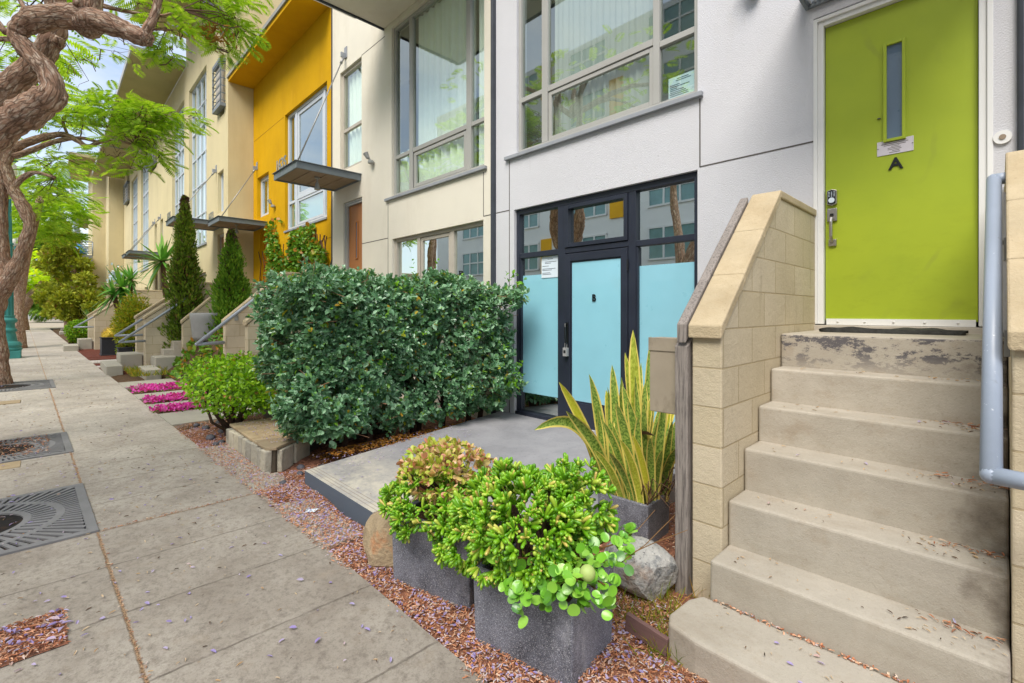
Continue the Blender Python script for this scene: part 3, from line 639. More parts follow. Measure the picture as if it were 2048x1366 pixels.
# ---- white house
W = thing('white_townhouse', (-2.5, FY, .2), 'white stucco townhouse with the lime green door A and the black framed glass entrance B', 'townhouse', 'townhouses along the street')
BX0, BX1, BZ0, BZ1 = -4.68, -2.09, .195, 3.01
GX0, GX1, GZ0, GZ1 = -1.018, -.107, 1.53, 3.97
b = MB(); wall(b, -5.05, .085, -.2, 13, FY, .2, [(-4.63, -2.09, 3.77, 7.2), (BX0, BX1, BZ0, BZ1), (GX0 - .075, GX1 + .075, 1.4, GZ1 + .09)]); rooms(b, -5.05, -1.6, FY, [.19, 3.3, 7.4])
joints(b, [(-2.065, 3.70, -2.065, 3.035), (-2.059, 3.032, -1.10, 3.032), (-4.773, 3.70, -4.773, 3.025), (-4.779, 3.02, -5.04, 3.02), (-4.773, 3.015, -4.773, .2)], FY); b.build('wall', [M['white_stucco'], M['room'], M['joint']], W)
f = window(W, -4.63, -2.09, 3.77, 7.2, FY + .035, M['frame_warm'], M['glass'], vb=[(-4.155, .10), (-2.56, .075)], hb=[(-4.585, -4.205, 4.50, .065), (-4.105, -2.60, 4.50, .075), (-2.522, -2.135, 4.44, .065)],
           sash=[(-4.10, -2.60, 3.825, 4.455, .05)], fw=.05, sill=(-4.835, -2.03, FY - .05, FY - .002, 3.715, 3.762), curtain=[(-4.08, -2.62, 3.8, 7.1)], fold=.25, mc='blind')
b = MB(); b.box(-2.445, -2.14, FY + .092, FY + .094, 3.83, 4.06); n = b.build('notice', M['paper'], f)
b = MB()
for i, (l0, l1) in enumerate(((.3, .72), (.25, .8), (0, 0), (.04, .4), (.04, .75), (.04, .3), (.04, .55), (.04, .62), (.04, .7), (.04, .72))):
    if l1: b.box(-2.44 + .30 * l0, -2.44 + .30 * l1, FY + .0895, FY + .0905, 4.03 - .019 * i, 4.036 - .019 * i)
b.build('print', M['ink'], n)
b = MB(); b.box(-5.085, -5.052, FY - .03, FY + .02, .1, 13); b.tube([(-5.11, FY - .02, .05), (-5.11, FY - .02, 13)], .024, 10); b.build('drain_pipe', M['dark_strip'], W)
b = MB(); b.tube([(.105, FY - .03, 0), (.105, FY - .03, 13)], .028, 10); b.build('drain_pipe', M['dark_strip'], W)
# glass entrance B
yb = FY + .045
b = MB(); F = .055
b.box(BX0, BX0 + F, yb, yb + .09, BZ0 + .045, BZ1); b.box(BX1 - F, BX1, yb, yb + .09, BZ0 + .045, BZ1); b.box(BX0 + F, BX1 - F, yb, yb + .09, BZ1 - .07, BZ1)
b.box(-3.935, -3.815, yb + .002, yb + .088, BZ0 + .045, BZ1 - .07); b.box(-2.905, -2.81, yb + .002, yb + .088, BZ0 + .045, BZ1 - .07)
b.box(BX0 + F, -3.935, yb + .004, yb + .086, 2.335, 2.405); b.box(-3.815, -2.905, yb + .004, yb + .086, 2.335, 2.40); b.box(-2.81, BX1 - F, yb + .004, yb + .086, 2.325, 2.39)
b.box(BX0, -3.82, yb - .03, yb + .1, BZ0 - .02, BZ0 + .044); b.box(-2.90, BX1, yb - .03, yb + .1, BZ0 - .02, BZ0 + .044)
for (xa, xb, za, zb) in ((-3.81, -2.91, 2.405, 2.935),):
    b.box(xa, xa + .05, yb - .012, yb + .08, za, zb); b.box(xb - .05, xb, yb - .012, yb + .08, za, zb); b.box(xa + .05, xb - .05, yb - .012, yb + .08, zb - .05, zb); b.box(xa + .05, xb - .05, yb - .012, yb + .08, za, za + .05)
b.box(-4.62, -4.60, yb + .01, yb + .07, .24, 2.33); b.box(-2.81, -2.79, yb + .01, yb + .07, .24, 2.32)
E_ = b.build('entrance_frame', M['frame_dark'], W, bevel=.004)
yg = yb + .05
for (xa, xb, za, zb) in ((BX0 + .03, -3.92, 2.39, BZ1 - .04), (-3.79, -2.93, 2.42, 2.92), (-2.83, BX1 - .03, 2.37, BZ1 - .04), (BX0 + .03, -3.92, 2.10, 2.345), (BX0 + .03, -3.92, .23, .495), (-2.83, BX1 - .03, 2.11, 2.335)):
    b = MB(); b.add([(xa, yg, za), (xb, yg, za), (xb, yg, zb), (xa, yg, zb)], [(0, 1, 2, 3)]); b.build('pane', M['glass_clear'], E_)
for (xa, xb, za, zb) in ((BX0 + .03, -3.92, .495, 2.10), (-2.83, BX1 - .03, .24, 2.11)):
    b = MB(); b.box(xa, xb, yg, yg + .006, za, zb); b.build('frosted_film', M['film_teal'], E_)
b = MB(); b.box(-4.25, -3.945, yg - .008, yg - .004, 2.05, 2.325); n = b.build('notice', M['paper'], E_)
b = MB()
for i, (l0, l1) in enumerate(((.36, .66), (0, 0), (.2, .85), (.2, .55), (0, 0), (.06, .42), (0, 0), (.06, .8), (.06, .6), (0, 0), (.06, .5), (.06, .56))):
    if l1: b.box(-4.25 + .305 * l0, -4.25 + .305 * l1, yg - .0095, yg - .0085, 2.29 - .018 * i, 2.296 - .018 * i)
b.build('print', M['ink'], n)
b = MB(); x0, x1, z0, z1 = -3.81, -2.91, .19, 2.325; yd = yb - .008
b.box(x0, x0 + .085, yd, yd + .055, z0, z1); b.box(x1 - .085, x1, yd, yd + .055, z0, z1); b.box(x0 + .085, x1 - .085, yd, yd + .055, z1 - .095, z1); b.box(x0 + .085, x1 - .085, yd, yd + .055, z0, z0 + .30)
for (xa, xb, za, zb) in ((x0 + .085, x0 + .10, z0 + .30, z1 - .095), (x1 - .10, x1 - .085, z0 + .30, z1 - .095), (x0 + .1, x1 - .1, z0 + .30, z0 + .318), (x0 + .1, x1 - .1, z1 - .113, z1 - .095)): b.box(xa, xb, yd + .014, yd + .04, za, zb)
D_ = b.build('door', M['frame_dark'], W, bevel=.004); D_['label'] = 'black framed door with frosted teal glass and letter B'
b = MB(); b.box(x0 + .09, x1 - .09, yd + .02, yd + .03, z0 + .305, z1 - .10); b.build('frosted_film', M['film_teal'], D_)
text('door_letter', 'B', .115, M['black_paint'], D_, (-3.375, yd + .012, 1.765), bold=.003, sx=.85)
b = MB(); hx = -3.77; b.box(hx - .02, hx + .02, yd - .008, yd - .0005, 1.16, 1.47); b.tube([(hx - .01, yd - .005, 1.44), (hx + .005, yd - .055, 1.45), (hx + .02, yd - .07, 1.41), (hx + .025, yd - .075, 1.3), (hx + .02, yd - .06, 1.22), (hx, yd - .005, 1.20)], .011, 8); b.build('handle', M['black_metal'], D_)
b = MB(); b.tube([(hx - .015, yd - .03, 1.15), (hx - .015, yd - .03, 1.21), (hx + .015, yd - .03, 1.21), (hx + .015, yd - .03, 1.15)], .005, 8); b.box(hx - .03, hx + .03, yd - .055, yd - .01, 1.05, 1.155); lk = b.build('lock_box', M['grey_pot'], D_, bevel=.008)
b = MB(); b.box(hx - .016, hx + .016, yd - .058, yd - .0555, 1.09, 1.125); b.build('dial', M['black_metal'], lk)
b = MB(); b.tube([(x1 + .008, yd - .008, 2.07), (x1 + .008, yd - .008, 2.19)], .012, 8); b.build('hinge', M['black_metal'], D_)
# lime green door A
yd = FY + .05
d = plain_door(W, GX0, GX1, GZ0, GZ1, yd, M['green_door'], slit=(-.611, -.519, 2.935, 3.655), knob=False, mtrim=M['white_trim'], tw=.045); d['label'] = 'lime green door with narrow slit window and letter A'
b = MB(); b.box(GX0 + .01, GX1 - .01, yd - .018, yd - .001, 1.495, 1.545)
for i in range(5): b.lathe([(.008, 0), (.008, .004)], (GX0 + .09 + i * .18, yd - .02, 1.52), 8)
b.build('weather_strip', M['white_trim'], d); b = MB(); b.box(GX0 - .07, GX1 + .07, FY - .03, FY + .14, 1.38, 1.492); b.build('threshold', M['frame_beige'], d, bevel=.004)
b = MB(); b.box(-.672, -.452, yd - .005, yd - .0008, 2.815, 2.925); pq = b.build('plaque', surf('plaque_metal', lin(206, 200, 206), .4, (6, .05)), d, bevel=.001)
b = MB()
for i, (l0, l1) in enumerate(((.22, .82), (.12, .86), (.2, .8), (.4, .62), (.3, .66), (.3, .68), (.42, .62), (.34, .64))): b.box(-.672 + .22 * l0, -.672 + .22 * l1, yd - .0062, yd - .0052, 2.908 - .0115 * i, 2.9115 - .0115 * i)
for x in (-.666, -.458): b.lathe([(.004, 0), (.004, .003)], (x, yd - .007, 2.87), 8)
b.build('engraving', M['joint'], pq)
text('door_letter', 'A', .122, M['black_paint'], d, (-.557, yd - .005, 2.735), bold=.003)
b = MB(); b.lathe([(.011, -.003), (.011, .003), (.006, .004)], (-.66, yd - .004, 3.11), 10); b.build('peephole', M['joint'], d)
b = MB(); x = -.968; kp = [(x - .034, 2.49), (x, 2.477), (x + .034, 2.49), (x + .034, 2.60), (x, 2.613), (x - .034, 2.60)]; b.prism(kp, 'y', yd - .03, yd - .001); kd = b.build('keypad', M['nickel'], d, bevel=.003)
b = MB(); b.prism([(x - .027, 2.495), (x, 2.484), (x + .027, 2.495), (x + .027, 2.595), (x, 2.606), (x - .027, 2.595)], 'y', yd - .0325, yd - .0302); b.build('key_plate', M['black_metal'], kd)
b = MB(); b.tube([(x, yd - .033, 2.52), (x, yd - .040, 2.52)], .022, 14)
for i in range(3):
    for j in range(4): b.box(x - .022 + i * .018, x - .014 + i * .018, yd - .0345, yd - .0328, 2.552 + j * .011, 2.557 + j * .011)
b.build('lock_cylinder', M['paper'], kd)
b = MB(); b.box(x - .034, x + .034, yd - .02, yd - .001, 2.35, 2.455); b.box(x - .025, x + .03, yd - .02, yd - .001, 2.145, 2.20); b.tube([(x, yd - .01, 2.38), (x, yd - .05, 2.37), (x, yd - .06, 2.34), (x, yd - .058, 2.22), (x, yd - .02, 2.18)], .012, 10); hd = b.build('handle', M['nickel'], d, bevel=.003)
b = MB(); b.box(x - .012, x + .012, yd - .035, yd - .0205, 2.395, 2.41); b.build('thumb_latch', M['black_metal'], hd)
b = MB(); b.tube([(.012, FY - .001, 2.775), (.012, FY - .018, 2.775)], .045, 24); db = b.build('door_bell', M['white_trim'], W)
b = MB(); b.tube([(.012, FY - .0185, 2.775), (.012, FY - .024, 2.775)], .017, 16); b.build('button', M['canopy_under'], db)
canopy(W, -1.15, .07, 3.32, FY, 4.15, rod=None, mesh=True, lamp=False)
fixture(W, -1.56, FY, 4.56)
# ---- projecting upper bay shared by the white and the cream house (its underside shows at the top)
C_ = thing('cream_townhouse', (-7.8, FY, .1), 'cream stucco townhouse with tall curtained window and brown front door under its own steel canopy', 'townhouse', 'townhouses along the street')
b = MB(); wall(b, -10.55, -5.12, -.2, 13, FY, .2, [(-7.96, -5.31, 3.75, 6.93), (-7.93, -5.33, 1.2, 2.965), (-10.16, -9.15, 4.68, 6.86), (-9.99, -9.13, 1.4, 3.97)]); rooms(b, -10.55, -5.12, FY, [.1, 3.35, 7.3]); joints(b, [(-9.12, 3.0, -8.085, 3.0), (-8.085, 3.66, -8.085, .3), (-5.325, 3.66, -5.325, 3.02), (-5.319, 3.015, -5.125, 3.015), (-9.14, 6.87, -8.21, 6.87)], FY); b.build('wall', [M['beige_stucco'], M['room'], M['joint']], C_)
b = MB(); b.box(-10.575, -10.552, FY - .02, FY + .01, -.1, 9); b.build('expansion_joint', M['dark_strip'], C_)
window(C_, -7.96, -5.31, 3.75, 6.93, FY + .05, M['frame_warm'], M['glass'], vb=[(-7.38, .11), (-5.745, .11)], hb=[(-7.9, -7.44, 4.49, .065), (-7.32, -5.81, 4.49, .075), (-5.68, -5.37, 4.49, .065)],
       sash=[(-7.30, -5.82, 3.82, 4.44, .06)], fw=.06, sill=(-8.15, -5.24, FY - .05, FY - .002, 3.695, 3.742), curtain=[(-7.3, -5.7, 3.8, 6.9), (-5.66, -5.4, 3.8, 6.9), (-7.92, -7.45, 3.8, 4.6)])
window(C_, -7.93, -5.33, 1.2, 2.965, FY + .06, M['frame_beige'], M['glass_clear'], vb=[(-7.15, .085), (-6.18, .09)], hb=[(-7.86, -7.2, 1.9, .06), (-7.1, -6.23, 2.0, .08), (-6.13, -5.4, 2.02, .07)], sash=[(-7.10, -6.23, 2.05, 2.9, .06)], fw=.06, curtain=[(-7.6, -7.25, 1.3, 2.8)])
text('unit_letter', 'B', .14, M['black_paint'], C_, (-5.99, FY + .085, 2.2), bold=.004)
window(C_, -10.16, -9.15, 4.68, 6.86, FY + .05, M['frame_beige'], M['glass'], hb=[(-10.09, -9.22, 5.57, .07)], fw=.07, curtain=[(-10.05, -9.25, 4.75, 6.8)])
plain_door(C_, -9.88, -9.19, 1.45, 3.88, FY + .08, M['brown_door'], slit=(-9.55, -9.48, 2.75, 3.5), mtrim=M['frame_warm'], tw=.05, handle_side=1)
canopy(C_, -10.42, -9.17, 3.31, FY, 4.30, rod=((-9.86, FY - .05, 7.10), (-9.42, 3.40, 4.44)), number=('1635', -10.02, 4.45, .30))
fixture(C_, -8.64, FY, 4.62)
b = MB(); b.box(-8.22, -5.14, 3.0, FY - .003, 7.02, 7.5); by = b.build('upper_bay', M['beige_stucco'], C_, bevel=.01)
b = MB(); b.box(-8.25, -8.221, 2.98, FY - .005, 6.99, 7.06); b.box(-8.22, -5.13, 2.96, 2.998, 6.99, 7.06); b.build('edge_trim', M['dark_strip'], by)
b = MB(); b.tube([(-8.34, 2.9, 7.12), (-8.34, 4.08, 7.12)], .075, 16); b.build('rain_pipe', M['fabric_white'], C_, smooth=False)
# ---- yellow house
Y_ = thing('yellow_townhouse', (-13.5, FY, .1), 'mustard yellow stucco townhouse with projecting flat eave and orange front door', 'townhouse', 'townhouses along the street')
b = MB(); wall(b, -16.36, -10.58, -.2, 8.68, FY, .2, [(-13.58, -10.85, 3.80, 6.95), (-15.97, -14.92, 4.47, 5.72), (-15.72, -14.86, 1.4, 4.05)]); rooms(b, -16.36, -10.58, FY, [.1, 3.4, 7.3]); joints(b, [(-13.69, 6.93, -16.3, 6.93), (-10.85, 3.3, -10.6, 3.3)], FY); b.build('wall', [M['yellow_stucco'], M['room'], surf('yellow_joint', lin(150, 104, 16), .9, None)], Y_)
window(Y_, -13.58, -10.85, 3.80, 6.95, FY + .08, M['frame_silver'], M['glass_far'], vb=[(-13.0, .15), (-11.2, .10)], hb=[(-13.5, -13.08, 4.55, .07), (-12.92, -11.25, 4.60, .08)], fw=.08, sash=[(-12.92, -11.25, 4.64, 6.86, .09), (-12.92, -11.25, 3.9, 4.56, .06)], sill=(-13.6, -10.83, FY - .03, FY - .002, 3.745, 3.795))
b = MB(); b.box(-13.5, -10.93, FY + .155, FY + .162, 3.88, 4.55); b.build('frosted_film', M['film_pale'], Y_)
window(Y_, -15.97, -14.92, 4.47, 5.72, FY + .1, M['frame_silver'], M['glass_far'], fw=.12, curtain=[(-15.8, -15.0, 4.5, 5.7)])
plain_door(Y_, -15.62, -14.93, 1.45, 3.97, FY + .1, M['orange_door'], mtrim=M['yellow_stucco'], tw=.06, slit=(-15.3, -15.24, 2.6, 3.4), handle_side=-1)
canopy(Y_, -16.3, -15.05, 3.36, FY, 4.12, rod=((-15.98, FY - .05, 6.0), (-15.6, 3.5, 4.26)), number=('1633', -16.0, 4.28, .30))
fixture(Y_, -14.35, FY, 4.66)
b = MB(); b.box(-16.36, -10.60, 3.95, FY - .003, 8.6, 8.67); b.box(-16.36, -10.6, 3.90, 3.948, 8.6, 8.76); ev = b.build('eave', M['yellow_stucco'], Y_)
b = MB(); b.box(-16.40, -10.56, 3.86, FY + .3, 8.762, 8.79); b.box(-16.40, -10.56, 3.86, 3.898, 8.70, 8.762); b.build('flashing', M['roof_grey'], ev)
# ---- the tan row
TY = 3.9
KX = 3.9 / 3.82
kz = lambda z: 1.6 + (z - 1.6) * KX
def tan_house(x0, x1, label, wx, door, acx=None, zt=11.2, high=False, sill=True, canopy_x=None, ac_z=(7.85, 9.2), num=None, small=None):
    kx = lambda p: (p[0] * KX, p[1] * KX) if p else None
    x0 = x0 * KX; x1 = x1 * KX if x1 < -17 else x1; wx, door, canopy_x = kx(wx), kx(door), kx(canopy_x); zt = kz(zt); ac_z = (kz(ac_z[0]), kz(ac_z[1]))
    if small: small = (small[0] * KX, small[1] * KX, kz(small[2]), kz(small[3]))
    t = thing('tan_townhouse', ((x0 + x1) / 2, TY, gz(x0)), label, 'townhouse', 'townhouses along the street')
    holes = [(wx[0], wx[1], 4.02, kz(10.0))]
    if small: holes.append(small)
    if acx: holes.append((acx[0] + .25, acx[1] - .2, ac_z[0] - .2, ac_z[1] + 1.5))
    holes.append((door[0] - .05, door[1] + .05, 1.4, 4.1)); gar = (wx[1] - 1.5, wx[1] - .1, 2.2, 3.0); holes.append(gar)
    b = MB(); wall(b, x0, x1, -.2, zt + (1.9 if high else 0), TY, .22, holes, depth=8); rooms(b, x0, x1, TY, [.1, 3.4, 7.2, zt - .1]); b.build('wall', [M['tan_stucco'], M['room']], t)
    w3 = (wx[1] - wx[0]); f = window(t, wx[0], wx[1], 4.02, kz(10.0), TY + .1, M['frame_silver'], M['glass_far'], vb=[(wx[0] + w3 * .28, .10), (wx[0] + w3 * .52, .05), (wx[0] + w3 * .76, .05)],
           hb=[(wx[0] + .06, wx[1] - .06, z, w) for z, w in ((5.2, .05), (6.3, .05), (7.4, .05), (8.45, .12), (9.2, .05))], fw=.08, sill=(wx[0] - .06, wx[1] + .06, TY - .05, TY - .002, 3.94, 4.01), curtain=[(wx[0] + .1, wx[1] - .1, 4.1, 9.9)])
    if small: window(t, *small, TY + .1, M['frame_silver'], M['glass_far'], fw=.1, curtain=[(small[0] + .1, small[1] - .1, small[2], small[3])])
    window(t, *gar, TY + .1, M['frame_beige'], M['glass_clear'], fw=.06)
    plain_door(t, door[0], door[1], 1.45, 4.0, TY + .12, M['brown_door'], slit=((door[0] + door[1]) / 2 - .03, (door[0] + door[1]) / 2 + .03, 2.7, 3.5), mtrim=M['frame_beige'], tw=.05)
    if acx:
        a0, a1 = acx; z0, z1 = ac_z; window(t, a0 + .25, a1 - .2, z0 - .2, z1 + 1.5, TY + .12, M['frame_beige'], M['glass_far'], fw=.08)
        g = MB(); y0 = TY - .16
        for z in (z0, z1): g.box(a0, a1, y0, TY - .002, z - .05, z + .05)
        for x in (a0 + .03, a1 - .03): g.box(x - .02, x + .02, y0, y0 + .04, z0 + .05, z1 - .05)
        k = 6
        for i in range(k):
            z = z0 + .12 + (z1 - z0 - .24) * i / (k - 1); g.box(a0 + .01, a1 - .01, y0 - .004, y0 + .02, z - .011, z + .011); g.box(a1 - .02, a1 + .004, y0 + .02, TY - .01, z - .011, z + .011); g.box(a0 - .004, a0 + .02, y0 + .02, TY - .01, z - .011, z + .011)
        gg = g.build('window_guard', M['steel'], t)
        c = MB(); c.box(a0 + .15, a1 - .15, y0 + .07, TY - .02, z0 + .07, z1 - .12); c.build('air_conditioner', M['frame_beige'], gg, bevel=.01)
    if canopy_x:
        canopy(t, canopy_x[0], canopy_x[1], TY - 1.29, TY, 4.27, rod=((canopy_x[0] + .35, TY - .05, 6.15), (canopy_x[0] + .7, TY - 1.2, 4.41)), number=(num, canopy_x[0] + .42, 4.4, .30) if num else None)
    z = zt + (1.0 if high else 0)
    e = MB(); e.box(x0 + .004, x1 - .004, 2.22, TY - .003, z, z + .12); ee = e.build('eave', M['olive_soffit'], t)
    e = MB(); e.box(x0 - .02, x1 + .02, 2.17, 2.218, z - .02, z + .2); e.box(x1 - .002, x1 + .03, 2.22, TY - .01, z - .02, z + .2); e.build('fascia', M['frame_warm'], ee)
    return t
tan_house(-22.1, -16.38, 'tan stucco townhouse joining the yellow one, barred window guard high by its corner', (-21.55, -18.75), (-17.22, -16.55), (-17.60, -16.62), zt=11.25, high=True, canopy_x=(-17.75, -16.5), num='1631', small=(-17.25, -16.55, 4.7, 5.98))
tan_house(-28.5, -22.104, 'second tan stucco townhouse from the yellow one, tall gridded window beside its neighbour\'s', (-25.0, -22.45), (-28.2, -27.5), None, zt=11.15, canopy_x=(-28.3, -27.0), small=(-28.1, -27.3, 4.7, 6.0))
tan_house(-35.5, -28.504, 'third tan stucco townhouse from the yellow one, wide barred window guard at mid height', (-34.74, -31.84), (-29.6, -28.9), (-31.9, -29.6), zt=11.1, canopy_x=(-30.0, -28.7), small=(-29.8, -29.1, 4.7, 6.0), ac_z=(9.0, 10.2))
tan_house(-43.45, -35.504, 'last tan stucco townhouse of the row, in the corner behind the juniper', (-39.2, -36.25), (-43.0, -42.3), (-42.9, -40.9), zt=11.05, ac_z=(9.0, 10.2))
b = MB(); b.box(-46.9, -44.4, 3.05, 9, -.2, 12.6); E2 = thing('tan_corner_building', (-46, 3, 0), 'tan stucco corner building with blank side walls and a curved grey balcony', 'building')
b.box(-52, -46.902, 2.3, 9, -.2, 12.6); b.build('wall', M['tan_stucco'], E2)
b = MB(); b.box(-53, -44.5, 1.0, 5, 12.4, 12.6); b.box(-58, -52, 1.6, 6, 9.2, 9.5); b.build('roof', M['olive_soffit'], E2)
# curved balcony
b = MB(); n = 16; c0 = (-47.6, 2.26); rad = 2.05
arc = [(c0[0] + 1.9 * math.cos(math.pi * i / n), c0[1] - rad * math.sin(math.pi * i / n)) for i in range(n + 1)]
zb = 5.15; poly = arc + [(c0[0] - 1.9, c0[1]), (c0[0] + 1.9, c0[1])][:0]
b.prism(arc[::-1], 'z', zb, zb + .55); bl = b.build('balcony', M['grey_paint'], E2)
b = MB()
for z in (zb + .7, zb + .85, zb + 1.0, zb + 1.15, zb + 1.3, zb + 1.5): b.tube([(x, y, z) for x, y in arc], .028 if z < zb + 1.4 else .045, 6)
for x, y in arc[::3]: b.tube([(x, y, zb + .5), (x, y, zb + 1.5)], .035, 6)
b.build('railing', M['rail_grey'], bl, smooth=True)
b = MB(); b.tube([(-47.2, .9, zb + .5), (-49.6, .35, 12.4)], .16, 10); b.tube([(-46.6, 1.7, zb + .5), (-48.0, .9, 12.4)], .16, 10); b.build('slanted_post', M['rail_paint'], bl, smooth=True)
b = MB(); b.box(-46.5, -46.1, .75, 1.15, zb + .552, zb + .95); b.lathe([(.19, 0), (.08, .12), (.06, .2)], (-46.3, .95, zb + .95), 12); mesh1(b, 'water_jug', M['plastic_white'], (-46.3, .95, zb + .55), 'translucent white jug standing on the curved balcony', 'jug', bevel=.06, segs=3)
b = MB(); b.ball((-45.95, 1.6, zb + .86), .34, 12, sq=(.8, 1, .9), jit=.1); b.ball((-45.95, 1.55, zb + 1.15), .2, 10, sq=(.9, 1, .8), jit=.15); mesh1(b, 'plastic_bag', M['blue_bag'], (-45.95, 1.6, zb + .55), 'bright blue plastic bag on the curved balcony beside the jug', 'bag', smooth=True)
# things at the far end of the street
b = MB(); b.box(-112, -100, -9, 6, .4, 7.5); o = mesh1(b, 'far_building', M['far_white'], (-106, -1, .5), 'pale building beyond the crossing at the end of the pavement', 'building')
b = MB(); b.box(-99.99, -99.9, -3.6, -2.4, .6, 3.4); b.box(-99.99, -99.9, .4, 1.6, .6, 3.4); b.build('window', M['frame_dark'], o)
# neighbour to the right, cut by the frame
b = MB(); wall(b, .125, 5.6, -.2, 13, FY + .05, .2, [(1.2, 3.8, 3.77, 7.2)]); N_ = thing('neighbour_townhouse', (2.8, FY, 0), 'grey stucco townhouse joining the white one beyond the dark drain pipe at the right edge', 'townhouse', 'townhouses along the street')
b.build('wall', [M['beige_stucco'], M['room']], N_); window(N_, 1.2, 3.8, 3.77, 7.2, FY + .1, M['frame_warm'], M['glass'], vb=[(1.7, .1), (3.3, .1)])
# ---- across the street: the white and yellow block the panes mirror
O_ = thing('opposite_block', (-6, -17.5, -.2), 'white apartment block with yellow panels across the street, mirrored in the panes', 'building')
OY = -17.5; holes = []; pan = []
for i in range(9):
    for j in range(6):
        x = -34 + i * 6.2; z = .9 + j * 3.3; holes.append((x, x + 3.2, z + .6, z + 2.7))
        if (i + j) % 2 == 0: pan.append((x + 3.45, x + 4.45, z + .3, z + 2.9))
b = MB(); b.box(-38, 24, OY - 12, OY, -.2, 20.4); b.build('wall', M['opp_white'], O_)
b = MB()
for h in pan: b.box(h[0], h[1], OY + .003, OY + .12, h[2], h[3])
b.build('yellow_panels', M['opp_yellow'], O_)
for h in holes:
    if h[0] < -36 or h[0] > 16: continue
    f = MB(); w = .12
    for xx in (h[0], h[0] + 1.05, h[0] + 2.1, h[1] - w): f.box(xx, xx + w, OY + .003, OY + .1, h[2], h[3])
    for zz in (h[2], (h[2] + h[3]) / 2, h[3] - w): f.box(h[0], h[1], OY + .004, OY + .09, zz, zz + w)
    f = f.build('window', M['white_trim'], O_); g = MB(); g.add([(h[0], OY + .03, h[2]), (h[1], OY + .03, h[2]), (h[1], OY + .03, h[3]), (h[0], OY + .03, h[3])], [(3, 2, 1, 0)]); g.build('pane', M['opp_glass'], f)
# ---------------------------------------------------------------- stairs, block walls, rails
def stair_wall(x0, x1, yf, yk, yb, z0, zf, zk, label, group='block walls beside the front stairs', cap=.055, grey=False):
    """block wall whose capped top climbs from (yf, zf) to the knee (yk, zk), then runs level to the house"""
    t = thing('stair_wall', ((x0 + x1) / 2, yf, z0), label, 'block wall', group)
    n = cap / math.cos(math.atan2(zk - zf, yk - yf))
    b = MB(); b.prism([(yf, z0 - .12), (yb, z0 - .12), (yb, zk - cap), (yk + .02, zk - cap), (yf, zf - n - .01)], 'x', x0, x1); b.build('blocks', M['block'], t, bevel=.008)
    b = MB(); o = .012; segs = 3
    for i in range(segs):
        a, c = i / segs, (i + 1) / segs; g = .004
        ya, yc = yf - .03 + (yk - yf + .03) * a, yf - .03 + (yk - yf + .03) * c - (g if i < segs - 1 else 0); za, zc = zf - .02 + (zk - zf + .02) * a, zf - .02 + (zk - zf + .02) * c - (g if i < segs - 1 else 0)
        b.prism([(ya, za - n), (yc, zc - n), (yc, zc), (ya, za)], 'x', x0 - o, x1 + o)
    b.prism([(yk + .001, zk - cap), (yb, zk - cap), (yb, zk), (yk + .001, zk)], 'x', x0 - o, x1 + o); b.build('cap', M['block_cap'], t, bevel=.009)
    return t
def handrail(t, x, y0, z0, y1, z1, ret, r=.03, m='rail_grey', brk=(), wallx=None):
    b = MB(); p = [np.array(q, float) for q in ([(x, y0, z0)] + [(x, y1, z1)])]
    b.tube(p, r, 14); b.ball((x, y0, z0), r * 1.02, 12); b.tube([(x, y0, z0), ret], r, 14)
    if wallx is not None: b.ball((x, y1, z1), r * 1.02, 12); b.tube([(x, y1, z1), (wallx, y1, z1)], r, 14)
    h = b.build('handrail', M[m], t, smooth=True)
    for k in brk:
        y = y0 + (y1 - y0) * k; z = z0 + (z1 - z0) * k; d = 1 if wallx is None or wallx > x else -1; wx = wallx if wallx is not None else x + .09
        c = MB(); c.tube([(x, y, z - r), (x + d * .012, y, z - .055), (wx - d * .005, y + .01, z - .065)], .011, 8); c.tube([(wx - d * .008, y + .01, z - .09), (wx, y + .01, z - .09)], .026, 10); c.box(min(wx - d * .018, wx), max(wx - d * .018, wx), y - .02, y + .04, z - .15, z - .04); c.build('bracket', M['grey_paint'], h)
    return h
def stairs(x0, x1, noses, yback, z0, label, group='concrete front stairs', first=None):
    """noses: (y, z) of every step from the top down"""
    t = thing('concrete_stairs', ((x0 + x1) / 2, noses[-1][0], z0), label, 'stairs', group)
    b = MB(); prev = yback; zb = z0 - .15
    for i, (y, z) in enumerate(noses):
        xa, xb = x0, x1
        if first and i == len(noses) - 1: xa, xb = first
        b.box(xa, xb, y, prev - .0015 * 0 if i == 0 else prev + .02, zb - .001 * i, z); prev = y
    b.build('steps', M['stair_concrete'], t, bevel=.016, segs=3)
    return t
st = stairs(-1.075, .028, [(3.68, 1.45), (3.47, 1.222), (3.235, 1.005), (2.995, .782), (2.755, .535), (2.51, .285)], FY + .04, -.06, 'worn concrete stairs with flaking dark paint climbing to the lime green door')
b = MB(); b.prism([(-1.16, 2.235), (-1.13, 2.165), (-.98, 2.13), (.35, 2.10), (.35, 2.506), (-1.11, 2.506), (-1.15, 2.42)], 'z', -.2, .085); b.build('bottom_step', M['stair_concrete'], st, bevel=.016, segs=3)
w0 = stair_wall(-1.25, -1.08, 2.68, 3.67, FY - .003, -.05, 1.545, 2.455, 'block wall with sloped cap and weathered post, left of the stairs to the lime door')
b = MB(); b.prism([(2.655, -.1), (2.74, -.1), (2.74, 1.46), (2.655, 1.40)], 'x', -1.345, -1.266)
